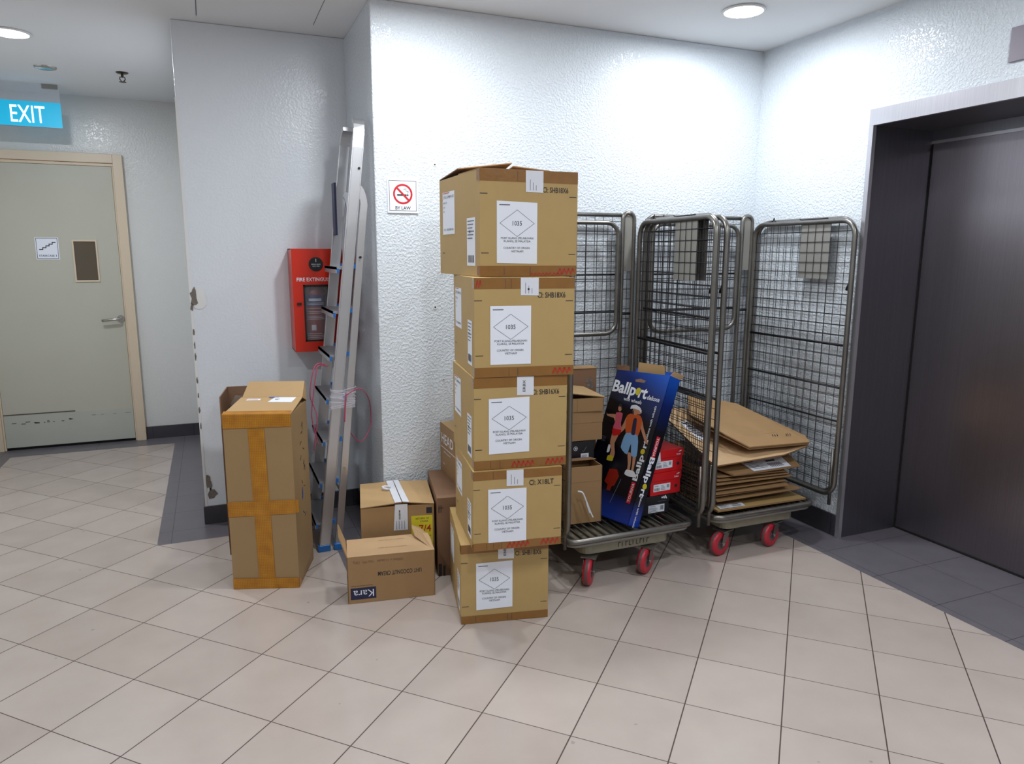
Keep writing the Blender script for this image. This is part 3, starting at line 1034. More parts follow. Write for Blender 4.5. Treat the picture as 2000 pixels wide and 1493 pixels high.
def shipping_carton(i, z0):
    x, y, r, w_, d_, h_ = STACK[i]
    lab, ci = CARTON_LABELS[i]
    c, s = math.cos(R(r)), math.sin(R(r))
    ctr = (x + c * w_ / 2 - s * d_ / 2, y + s * w_ / 2 + c * d_ / 2, z0)
    g = thing('shipping_carton', lab, 'box', ctr, r, 'stacked shipping cartons')
    hw, hd = w_ / 2, d_ / 2
    yf = -hd
    k = MB()
    top = h_ - .0008
    if i == 4:
        k.box(-hw, hw, -hd, hd, 0.0008, top, 'card', skip=('top',))
        k.box(-hw + .004, hw - .004, -hd + .004, hd - .004, .01, top, 'cardin', skip=('top',))
        # inner skin faces must look inwards; a floor sheet closes the carton
    else:
        k.box(-hw, hw, -hd, hd, 0.0008, top, 'card')
    # crease ticks and printed code
    for (u, v) in ((.02, .77), (.93, .76), (.03, .22), (.93, .21)):
        front_print(k, w_, d_, h_, u - .02, u + .055, v, v + .007, 'ink')
    k.text(ci, -hw + .765 * w_, .825 * h_ if i else .855 * h_, .020, 'ink', y=yf - .0012, w=.108 if 'SHB' in ci else .098, bold=True)
    ML = on_left(-hw, 0)
    for (sx_, v) in ((-.86, .78), (-.86, .22)):
        k.quad((sx_ * hd, -.0005, v * h_), (sx_ * hd + .035, -.0005, v * h_), (sx_ * hd + .035, -.0005, v * h_ + .003), (sx_ * hd, -.0005, v * h_ + .003), 'ink', ML)
    k.build('box_body', g)
    # packing tape wrapping the upper and lower front edges
    for (v0, v1, nm) in ((.885, 1.0, 0), (0.0, .105, 1)):
        k = MB()
        zz0, zz1 = v0 * h_ + .001, v1 * h_ - .0009
        jag = [0.006, -.004, .003, -.003, .005]
        k.quad((-hw, yf - .0006, zz0), (hw, yf - .0006, zz0), (hw, yf - .0006, zz1), (-hw, yf - .0006, zz1), 'tape')
        k.quad((-hw - .0005, yf + .035, zz0 + .004), (-hw - .0005, yf - .0006, zz0), (-hw - .0005, yf - .0006, zz1), (-hw - .0005, yf + .035, zz1 - .002), 'tape')
        if nm == 0 and i == 4:
            pass
        rr = random.Random(i * 3 + nm)
        for q in range(2 if nm == 0 else 3):
            xx = rr.uniform(-hw + .03, hw - .12)
            k.box(xx, xx + .0015, yf - .0011, yf - .0007, zz0 + .004, zz1 - .004, 'scratch')
        if nm == 1 and i != 0:
            squig(k, hw - .085, zz0 + .006, .075, .022, yf - .0013, 'red', 4)
        if nm == 1 and i in (1, 2):
            squig(k, hw - .22, zz0 + .004, .09, .022, yf - .0013, 'red', 5)
        if nm == 1 and i == 4:
            squig(k, 0, zz0 + .002, .14, .010, yf - .0013, 'red', 9)
        if nm == 0 and i == 3:
            squig(k, -hw + .004, zz0 + .004, .022, .028, yf - .0013, 'red', 2)
        k.build('packing_tape', g)
    # address label
    u0, u1, v0, v1 = LAB[i]
    lx0, lx1, lz0, lz1 = -hw + u0 * w_, -hw + u1 * w_, v0 * h_, v1 * h_
    lw, lh = lx1 - lx0, lz1 - lz0
    k = MB()
    yl = yf - .0018
    tilt = (.004, -.002, .003, 0, -.004)[i]
    k.add([(lx0, yl, lz0), (lx1, yl, lz0 + tilt), (lx1, yl, lz1 + tilt), (lx0, yl, lz1), (lx0, yf - .0007, lz0), (lx1, yf - .0007, lz0 + tilt), (lx1, yf - .0007, lz1 + tilt), (lx0, yf - .0007, lz1)],
          [(0, 1, 2, 3), (4, 5, 1, 0), (5, 6, 2, 1), (6, 7, 3, 2), (7, 4, 0, 3)], 'white')
    cxl = (lx0 + lx1) / 2; cd_ = lz0 + .645 * lh
    dw, dh = .425 * lw, .215 * lh
    P = [(cxl - dw, cd_), (cxl, cd_ - dh), (cxl + dw, cd_), (cxl, cd_ + dh)]
    for a in range(4):
        p, q = P[a], P[(a + 1) % 4]
        k.tube([(p[0], yl - .0001, p[1]), (q[0], yl - .0001, q[1])], .0007, 'ink', seg=4)
    yt = yl - .0006
    k.text('1035', cxl, cd_, .0165, 'ink', y=yt, w=.23 * lw)
    k.text('PORT KLANG (PELABUHAN', cxl, lz0 + .405 * lh, .0078, 'ink', y=yt, w=.80 * lw)
    k.text('KLANG), SE MALAYSIA', cxl, lz0 + .355 * lh, .0078, 'ink', y=yt, w=.66 * lw)
    k.text('COUNTRY OF ORIGIN:', cxl - .01 * lw, lz0 + .245 * lh, .0078, 'ink', y=yt, w=.66 * lw)
    k.text('VIETNAM', cxl, lz0 + .19 * lh, .0078, 'ink', y=yt, w=.30 * lw)
    k.box(lx0 + .06 * lw, lx0 + .32 * lw, yt, yt + .0003, lz1 - .07 * lh, lz1 - .055 * lh, 'inkg')
    k.build('address_label', g)
    # white printed tape tab over the top edge
    k = MB()
    tx0, tx1 = -hw + (.455 if i != 1 else .37) * w_, -hw + (.635 if i != 1 else .56) * w_
    if i == 0:
        tx0, tx1 = -hw + .42 * w_, -hw + .60 * w_
    zt0 = (.80 if i != 3 else .825) * h_
    k.quad((tx0, yf - .0016, zt0), (tx1, yf - .0016, zt0 - .002), (tx1, yf - .0016, h_ - .001), (tx0, yf - .0016, h_ - .001), 'whitetape')
    if i in (0, 2):
        k.text('ERBX', tx0 + (tx1 - tx0) * .42, zt0 + .035, .010, 'ink', y=yf - .0021, rot=R(90), w=.045, bold=True)
    else:
        for q in range(3):
            k.box(tx0 + .018 + q * .012, tx0 + .0195 + q * .012, yf - .0021, yf - .0017, zt0 + .006, zt0 + .045 - q * .01, 'inkg')
        if i == 3:
            k.cyl((tx0 + .03, yf - .0016, zt0 + .022), (tx0 + .03, yf - .0021, zt0 + .022), .004, 'ink', 10)
    k.build('white_tape', g)
    # two labels on the left side; local x of the print runs from back (-) to front (+)
    k = MB()
    k.quad((-.82 * hd, -.0006, .42 * h_), (-.18 * hd, -.0006, .42 * h_), (-.18 * hd, -.0006, .86 * h_), (-.82 * hd, -.0006, .86 * h_), 'white', ML)
    tz = .82 * h_
    k.text('STYLE: GM8974-102', -.50 * hd, tz - .005, .011, 'ink', y=-.0010, w=.56 * hd, M=ML)
    for q, tx in enumerate(('MFR: C136', 'QTY', 'WT.')):
        k.text(tx, -.78 * hd, tz - .028 - q * .018, .008, 'ink', y=-.0010, M=ML, left=True)
    k.text('P/O: 4502080 001', -.50 * hd, .47 * h_, .009, 'ink', y=-.0010, w=.52 * hd, M=ML)
    k.box(-.80 * hd, -.45 * hd, -.0011, -.0008, .845 * h_, .855 * h_, 'red', ML)
    k.build('side_label', g)
    k = MB()
    a, b = .42 * hd, .80 * hd
    z0_, z1_ = .10 * h_, .56 * h_
    k.quad((a, -.0006, z0_), (b, -.0006, z0_), (b, -.0006, z1_), (a, -.0006, z1_), 'white', ML)
    barcode(k, a + .012, b - .012, z0_ + .012, z0_ + .04, -.001, n=12, M=ML)
    for q in range(6):
        k.box(a + .008, b - .012 - (q % 3) * .01, -.0011, -.0008, z1_ - .014 - q * .013, z1_ - .010 - q * .013, 'inkg', ML)
    k.text('M 1', (a + b) / 2 - .01, z1_ - .052, .012, 'ink', y=-.0012, M=ML, bold=True)
    k.build('barcode_label', g)
    if i == 4:
        # long flaps lying across the top, one sprung up along the seam
        k = MB()
        k.slab([(-hw, -hd, h_ + .001), (hw, -hd, h_ + .001), (hw, -.005, h_ + .003), (-hw, -.005, h_ + .003)], .004, 'card3', 'edge')
        k.build('flap', g)
        k = MB()
        k.slab([(-hw, .0, h_ + .026), (.03, .0, h_ + .058), (.03, hd, h_ + .004), (-hw, hd, h_ + .004)], .004, 'carddk', 'edge')  # darker board stands in for shade on the flap's underside
        k.slab([(.036, .0, h_ + .046), (hw, .0, h_ + .034), (hw, hd, h_ + .004), (.036, hd, h_ + .004)], .004, 'carddk', 'edge')
        k.build('flap', g)
    return h_


z = 0.0
for i in range(5):
    z += shipping_carton(i, z)


# tall taped carton
def open_flap(mb, a, b, c, d_, mt='card3', t=.004):
    mb.slab([a, b, c, d_], t, mt, 'edge')


x, y, r = .010, 3.221, -18.7
w_, d_, h_ = .286, .308, .790
c, s = math.cos(R(r)), math.sin(R(r))
g = thing('tall_carton', 'tall brown carton strapped with a cross of yellow tape, beside the ladder', 'box', (x + c * w_ / 2 - s * d_ / 2, y + s * w_ / 2 + c * d_ / 2, 0), r)
hw, hd = w_ / 2, d_ / 2
k = MB(); k.box(-hw, hw, -hd, hd, 0.001, h_, 'cardtall')
MR = Matrix.Translation((hw, 0, 0)) @ Matrix(((0, -1, 0, 0), (1, 0, 0, 0), (0, 0, 1, 0), (0, 0, 0, 1)))
rr = random.Random(5)
for q in range(13):
    zz = .70 - q * .035 - rr.uniform(0, .01)
    if .40 > zz > .34: continue
    xx = rr.uniform(-.02, .04)
    k.tube([(xx, -.0008, zz), (xx + rr.uniform(.01, .03), -.0008, zz + rr.uniform(-.02, .02)), (xx + rr.uniform(-.01, .03), -.0008, zz - rr.uniform(.005, .02))], .0013, 'ink', seg=4, M=MR)
k.build('box_body', g, bevel=.003)
k = MB()
yt = -hd - .0022
k.add([(-hw + .36 * w_, yt, .76 * h_ + .13), (-hw + .60 * w_, yt, .76 * h_ + .13), (-hw + .645 * w_, yt, .01), (-hw + .40 * w_, yt, .01)], [(3, 2, 1, 0)], 'ytape')
k.build('vertical_tape', g)
k = MB()
k.quad((-hw - .0012, -hd - .0032, .425 * h_), (hw - .006, -hd - .0032, .440 * h_), (hw - .006, -hd - .0032, .520 * h_), (-hw - .0012, -hd - .0032, .510 * h_), 'ytape')
k.quad((hw - .006, -hd - .0032, .440 * h_), (hw + .012, -hd + .01, .442 * h_), (hw + .012, -hd + .01, .515 * h_), (hw - .006, -hd - .0032, .520 * h_), 'ytape')
k.build('horizontal_tape', g)
k = MB()
k.quad((-hw, -hd - .0038, .925 * h_), (hw, -hd - .0038, .935 * h_), (hw, -hd - .0038, h_ + .003), (-hw, -hd - .0038, h_ + .003), 'ytape')
k.quad((-hw, -hd - .0038, h_ + .003), (hw, -hd - .0038, h_ + .003), (hw, -hd + .028, h_ + .012), (-hw, -hd + .022, h_ + .012), 'ytape')
k.build('top_tape', g)
k = MB(); k.quad((-hw, -hd - .0038, .001), (hw, -hd - .0038, .001), (hw, -hd - .0038, .048), (-hw, -hd - .0038, .052), 'ytape')
k.quad((hw + .0012, -hd - .0038, .001), (hw + .0012, -hd + .06, .001), (hw + .0012, -hd + .02, .042), (hw + .0012, -hd - .0038, .048), 'ytape'); k.build('bottom_tape', g)
k = MB()
zc = h_ + .030
k.slab([(-hw, -hd, h_ + .001), (hw, -hd, h_ + .001), (hw, .085, zc), (-hw + .012, .085, zc)], .004, 'card3', 'edge')
k.build('flap', g)
k = MB()
k.slab([(-hw + .016, .088, zc), (hw, .088, zc), (hw - .002, .150, zc + .062), (-hw + .032, .150, zc + .062)], .005, 'card3', 'edge')
k.slab([(hw, hd, h_ - .001), (hw, .088, zc - .006), (hw - .002, .150, zc + .056)], .003, 'card3', 'edge')
k.slab([(hw - .002, .150, zc + .060), (-hw + .032, .150, zc + .060), (-hw + .005, hd, h_), (hw, hd, h_)], .003, 'card3', 'edge')
k.build('raised_flap', g)
k = MB()
SL = (zc - h_ - .001) / (hd + .085)
def tp(x_, y_, e=.0012): return (x_, y_, h_ + .001 + (y_ + hd) * SL + e)
k.quad(tp(.005, .010), tp(.112, .005), tp(.118, .075), tp(.022, .078), 'white')
k.tube([tp(.03, .05, .0016), tp(.05, .05, .0016)], .001, 'ink', seg=4); k.tube([tp(.03, .042, .0016), (tp(.045, .042, .0016))], .001, 'ink', seg=4)
k.build('address_label', g)
k = MB(); k.quad(tp(-.098, .035), tp(-.035, .035), tp(-.035, .058), tp(-.092, .058), 'white'); k.quad(tp(-.09, .043, .0016), tp(-.045, .043, .0016), tp(-.045, .047, .0016), tp(-.09, .047, .0016), 'red'); k.build('small_label', g)
k = MB(); k.quad(tp(-.004, .068), tp(.04, .068), tp(.04, .084), tp(-.004, .084), 'bluetape'); k.quad((hw + .0010, -.02, .36), (hw + .0010, .0, .37), (hw + .0010, .0, .42), (hw + .0010, -.015, .41), 'bluetape'); k.build('blue_tape', g)

# open carton behind it, with things inside
g = thing('open_carton', 'open dark topped carton standing behind the yellow taped tall carton', 'box', (.158, 3.745, 0), -8)
hw, hd, h_ = .135, .14, .795
k = MB()
k.box(-hw, hw, -hd, hd, .001, .03, 'carddk')
for a in ((-hw, -hw + .005, -hd, hd), (hw - .005, hw, -hd, hd), (-hw, hw, -hd, -hd + .005), (-hw, hw, hd - .005, hd)):
    k.box(a[0], a[1], a[2], a[3], .03, h_ if a[3] > -hd + .01 else .66, 'carddk')
k.build('box_body', g)
k = MB()
# crumpled bag: lumpy ovals
def blob(mb, c_, rx, ry, rz, mt, seed=1, seg=14):
    rnd = random.Random(seed); vs_ = []; rings = 9
    for a in range(rings + 1):
        th = PI * a / rings
        for b in range(seg):
            ph = 2 * PI * b / seg
            q = 1 + rnd.uniform(-.09, .09) if 0 < a < rings else 1
            vs_.append((c_[0] + rx * q * math.sin(th) * math.cos(ph), c_[1] + ry * q * math.sin(th) * math.sin(ph), c_[2] + rz * q * math.cos(th)))
    fs = [(a * seg + b, (a + 1) * seg + b, (a + 1) * seg + (b + 1) % seg, a * seg + (b + 1) % seg) for a in range(rings) for b in range(seg)]
    mb.add(vs_, fs, mt, smooth=True)
blob(k, (.215, 3.74, .705), .052, .07, .085, 'bluetape', 3)
k.tube(spline([(.16, 3.69, .77), (.165, 3.69, .83), (.20, 3.69, .825), (.21, 3.70, .78)]), .008, 'bluetape', seg=8)
tag(k.build('blue_bag'), 'blue bag poking out of the open carton at left', 'bag')
k = MB(); blob(k, (.098, 3.735, .690), .056, .07, .085, 'brownbag', 8)
tag(k.build('brown_bundle'), 'brown cloth bundle inside the open carton at left', 'bundle')

# coconut cream carton
x, y, r, w_, d_, h_ = .453, 2.886, -8.8, .371, .165, .209
c, s = math.cos(R(r)), math.sin(R(r))
g = thing('coconut_cream_carton', 'small brown upside down UHT COCONUT CREAM carton with open flaps on the floor', 'box', (x + c * w_ / 2 - s * d_ / 2, y + s * w_ / 2 + c * d_ / 2, 0), r)
hw, hd = w_ / 2, d_ / 2
k = MB()
k.box(-hw, hw, -hd, hd, .001, .006, 'card2')
k.box(-hw, -hw + .004, -hd, hd, .006, h_, 'card2'); k.box(hw - .004, hw, -hd, hd, .006, h_, 'card2')
k.box(-hw, hw, -hd, -hd + .004, .006, h_, 'card2'); k.box(-hw, hw, hd - .004, hd, .006, h_, 'card2')
yf = -hd - .0008
k.text('UHT COCONUT CREAM', .035, .125, .019, 'ink', y=yf, w=.185, rot=PI, bold=True)
k.text('1000ml x 12 packs   Net Wt. 12Kg', -.055, .183, .0115, 'carddk', y=yf, w=.21, rot=PI, bold=True)
k.quad((-hw + .012, yf, .018), (-hw + .118, yf, .018), (-hw + .118, yf, .070), (-hw + .012, yf, .070), 'navy')
k.text('Kara', -hw + .066, .043, .032, 'white', y=yf - .0006, w=.085, rot=PI)
k.text('natural coconut taste', -hw + .06, .078, .005, 'ink', y=yf, w=.09, rot=PI)
k.build('box_body', g)
k = MB()
k.slab([(-hw + .002, -hd, h_ + .0015), (hw - .002, -hd, h_ + .0015), (hw - .01, .07, h_ + .020), (-hw + .004, .07, h_ + .018)], .004, 'cardin', 'edge')
for zz, ww in ((-.03, .10), (.035, .09)):
    MT = Matrix.Translation((.0, zz, h_ + .0025 + (zz + hd) * .118 + .001)) @ Matrix.Rotation(R(-83.3), 4, 'X')
    k.text('packed in a cool dry place', .01, 0, .006, 'carddk', M=MT, w=ww + .02, rot=PI)
k.build('top_flap', g)
k = MB(); k.slab([(-hw, hd, h_), (-hw, -hd, h_), (-hw - .030, -hd + .02, h_ + .085), (-hw - .032, hd, h_ + .088)], .004, 'cardin', 'edge'); k.build('side_flap', g)
k = MB(); k.slab([(hw, -hd, h_), (hw, hd, h_), (hw - .040, hd + .0, h_ + .040), (hw - .080, hd - .01, h_ + .062), (hw - .070, hd - .055, h_ + .030)], .004, 'cardin', 'edge'); k.build('side_flap', g)

# carton closed with white tape
x, y, r, w_, d_, h_ = .556, 3.095, -10.6, .330, .345, .345
c, s = math.cos(R(r)), math.sin(R(r))
g = thing('taped_carton', 'brown carton closed with white tape, yellow label on front, against white wall', 'box', (x + c * w_ / 2 - s * d_ / 2, y + s * w_ / 2 + c * d_ / 2, 0), r)
hw, hd = w_ / 2, d_ / 2
k = MB(); k.box(-hw, hw, -hd, hd, .001, h_ - .004, 'card2')
k.quad((hw - .036, -hd - .0008, h_ - .046), (hw - .010, -hd - .0008, h_ - .046), (hw - .010, -hd - .0008, h_ - .018), (hw - .036, -hd - .0008, h_ - .018), 'ink')
k.build('box_body', g, bevel=.002)
k = MB()
k.slab([(-hw, -hd - .003, h_), (.020, -hd - .003, h_ + .015), (-.004, hd, h_ + .006), (-hw, hd, h_)], .004, 'card3', 'edge'); k.build('flap', g)
k = MB()
k.slab([(.024, -hd - .003, h_ + .016), (hw, -hd - .003, h_), (hw, hd, h_), (.000, hd, h_ + .006)], .004, 'card3', 'edge'); k.build('flap', g)
k = MB()
k.slab([(-.012, -hd - .006, h_ + .016), (.018, -hd - .006, h_ + .018), (-.006, hd, h_ + .010), (-.038, hd, h_ + .008)], .001, 'whitetape')
k.slab([(.022, -hd - .006, h_ + .019), (.052, -hd - .006, h_ + .016), (.022, hd, h_ + .010), (-.002, hd, h_ + .010)], .001, 'whitetape')
k.quad((-.020, -hd - .0015, h_ - .118), (.044, -hd - .0015, h_ - .118), (.044, -hd - .0045, h_ + .006), (-.012, -hd - .0045, h_ + .006), 'whitetape')
for q in range(4):
    k.box(-.008 + q * .012, -.0065 + q * .012, -hd - .0050, -hd - .0046, h_ - .112, h_ - .072, 'inkg')
k.text('MAERSK', .008, h_ - .045, .007, 'ink', y=-hd - .0052, rot=R(-90), w=.045, bold=True)
k.tube([(-.030, .02, h_ + .014), (-.055, .03, h_ + .018), (-.060, .045, h_ + .02), (-.045, .055, h_ + .019), (-.020, .05, h_ + .016)], .006, 'whitetape', seg=6)
k.build('white_tape', g)
k = MB()
k.quad((.060, -hd - .0012, .140), (.157, -hd - .0012, .140), (.157, -hd - .0012, .290), (.060, -hd - .0012, .290), 'yellowlab')
k.text('RETURN TO', .110, .276, .009, 'ink', y=-hd - .0018, w=.06); k.text('STORE', .118, .262, .008, 'ink', y=-hd - .0018, w=.035)
k.text('7/4', .122, .228, .034, 'red', y=-hd - .0018, w=.055, bold=True)
k.text('SAT', .130, .185, .016, 'red', y=-hd - .0018, bold=True)
k.build('yellow_label', g)

# upright brown carton beside it and the HEAD carton on top
g = thing('upright_carton', 'upright brown carton between the white taped carton and the stack, another carton on it', 'box', (1.070, 3.190, 0), -10.5)
hw, hd, h_ = .148, .218, .377
k = MB(); k.box(-hw, hw, -hd, hd, .001, h_, 'carddk')
k.quad((-hw + .004, -hd - .001, h_ - .05), (-hw + .03, -hd - .001, h_ - .05), (-hw + .03, -hd - .001, h_ - .045), (-hw + .004, -hd - .001, h_ - .045), 'scratch')
for q in range(3):
    k.tube([(-hw + .008 + q * .006, -hd - .001, h_ - .035), (-hw + .006 + q * .006, -hd - .001, h_ - .07)], .0012, 'ink', seg=4)
k.build('box_body', g, bevel=.003)
k = MB()
k.box(-hw + .003, -hw + .018, -hd - .0015, -hd, .0, .06, 'black'); k.box(-hw + .024, -hw + .034, -hd - .0015, -hd, .0, .05, 'black'); k.build('printed_mark', g)
g = thing('printed_carton', 'brown carton with large white lettering resting on the upright carton behind the stack', 'box', (1.145, 3.225, .3775), -1)
hw, hd, h_ = .115, .200, .248
k = MB(); k.box(-hw, hw, -hd, hd, .0005, h_, 'card2')
ML = on_left(-hw, 0)
k.text('HEAD', -.075, .178, .050, 'white', y=-.0007, M=ML, w=.20, bold=True)
k.quad((-.19, -.0007, .128), (.19, -.0007, .128), (.19, -.0007, .132), (-.19, -.0007, .132), 'white', ML)
k.text('sports equipment', -.08, .112, .010, 'white', y=-.0007, M=ML, w=.12); k.text('tennis', -.14, .05, .012, 'white', y=-.0007, M=ML)
k.build('box_body', g, bevel=.002)
k = MB(); k.slab([(-hw, -hd, h_ + .003), (hw, -hd, h_ + .003), (hw, hd, h_ + .003), (-hw, hd, h_ + .003)], .003, 'card3', 'edge'); k.build('flap', g)

# ------------------------------------------------------------------ roll cages
CY0, CY1 = 2.665, 3.385
ZT = .222


def panel_pt(A_, B_, u, z_):
    """point on a vertical panel; u metres from A_ toward B_ (plan points)"""
    L_ = math.hypot(B_[0] - A_[0], B_[1] - A_[1])
    return (A_[0] + (B_[0] - A_[0]) * u / L_, A_[1] + (B_[1] - A_[1]) * u / L_, z_)


def side_panel(g, A_, B_, z0, z1, name, post=True, bars=(1.02, .80), plate=True, dens=.052, rad=.075, foot=.20, stile=.013):
    L_ = math.hypot(B_[0] - A_[0], B_[1] - A_[1])
    k = MB()
    out = rrect(0, L_, z0, z1, rad)
    k.tube([panel_pt(A_, B_, u, zz) for u, zz in out], stile, 'zinc', closed=True, seg=10)
    for b in bars:
        k.tube([panel_pt(A_, B_, 0, b), panel_pt(A_, B_, L_, b)], .005, 'wire', seg=6)
    fr = k.build(name, g)
    k = MB()
    n = int(round(L_ / dens))
    for i in range(1, n):
        u = L_ * i / n
        k.tube([panel_pt(A_, B_, u, z0 + .004), panel_pt(A_, B_, u, z1 - .004)], .0017, 'wire', seg=4)
    for i in range(1, 27):
        zz = ZT + .01 + (1.635 - ZT - .01) * i / 27
        k.tube([panel_pt(A_, B_, .006, zz + .002), panel_pt(A_, B_, L_ - .006, zz + .002)], .0017, 'wire', seg=4)
    k.build('wire_mesh', fr)
    if plate:
        k = MB()
        ua, ub = L_ * .22, L_ * .50
        a, b = panel_pt(A_, B_, ua, 0), panel_pt(A_, B_, ub, 0)
        d_ = Vector((B_[0] - A_[0], B_[1] - A_[1], 0)).normalized(); nn = Vector((d_.y, -d_.x, 0)) * .006
        P = [(a[0], a[1], z1 - .29), (b[0], b[1], z1 - .29), (b[0], b[1], z1), (a[0], a[1], z1)]
        k.slab([Vector(p) + nn for p in P], .003, 'plate'); k.build('name_plate', fr)
        k = MB()
        hk = panel_pt(A_, B_, L_ * .80, z1 + .012)
        k.tube([panel_pt(A_, B_, L_ * .76, z1 + .010), panel_pt(A_, B_, L_ * .78, z1 + .016), panel_pt(A_, B_, L_ * .79, z1 + .034), panel_pt(A_, B_, L_ * .80, z1 + .016), panel_pt(A_, B_, L_ * .84, z1 + .012)], .003, 'wire', seg=6)
        k.tube([panel_pt(A_, B_, L_ * .25, z1 + .016), panel_pt(A_, B_, L_ * .50, z1 + .014), panel_pt(A_, B_, L_ * .52, z1 + .020)], .003, 'wire', seg=6)
        k.build('hook', fr)
    if post:
        k = MB()
        p = panel_pt(A_, B_, -.006, 0)
        k.tube([(p[0], p[1] + .03, foot - .02), (p[0], p[1] + .03, foot + .28)], .009, 'zinc', seg=8)
        k.tube([(p[0] + .0, p[1] + .03, z1 - .34), (p[0], p[1] + .012, z1 - .30), (p[0], p[1] + .012, z1 - .22)], .008, 'wire', seg=6)
        k.build('drop_pin', fr)
    return fr


def castor(g, x_, y_, ang, name='castor'):
    c_, s_ = math.cos(R(ang)), math.sin(R(ang))
    Mr = Matrix.Translation((x_, y_, 0)) @ Matrix.Rotation(R(ang), 4, 'Z')
    k = MB()
    k.box(-.035, .035, -.035, .035, .126, .131, 'zinc', Mr)
    k.cyl((0, 0, .112), (0, 0, .127), .026, 'zinc', 18, Mr)
    for s in (-1, 1):
        k.prism([(-.020, .114), (.022, .114), (.034, .070), (.034, .052), (.016, .052)], s * .024 - .0015, s * .024 + .0015, 'zinc', Mr)
    k.cyl((.025, -.028, .063), (.025, .028, .063), .007, 'chrome', 10, Mr)
    fk = k.build(name, g)
    k = MB()
    Mw = Mr @ Matrix.Translation((.025, 0, .063)) @ Matrix.Rotation(R(90), 4, 'X')
    k.lathe([(.030, -.017), (.048, -.018), (.056, -.017), (.061, -.011), (.0622, -.006)], 'redpu', M=Mw)
    k.lathe([(.0622, -.006), (.063, 0), (.0622, .006)], 'greytyre', M=Mw)
    k.lathe([(.0622, .006), (.061, .011), (.056, .017), (.048, .018), (.030, .017)], 'redpu', M=Mw)
    k.lathe([(.006, -.013), (.030, -.013), (.030, -.017)], 'greytyre', M=Mw); k.lathe([(.030, .017), (.030, .013), (.006, .013)], 'greytyre', M=Mw)
    k.build('wheel', fk)


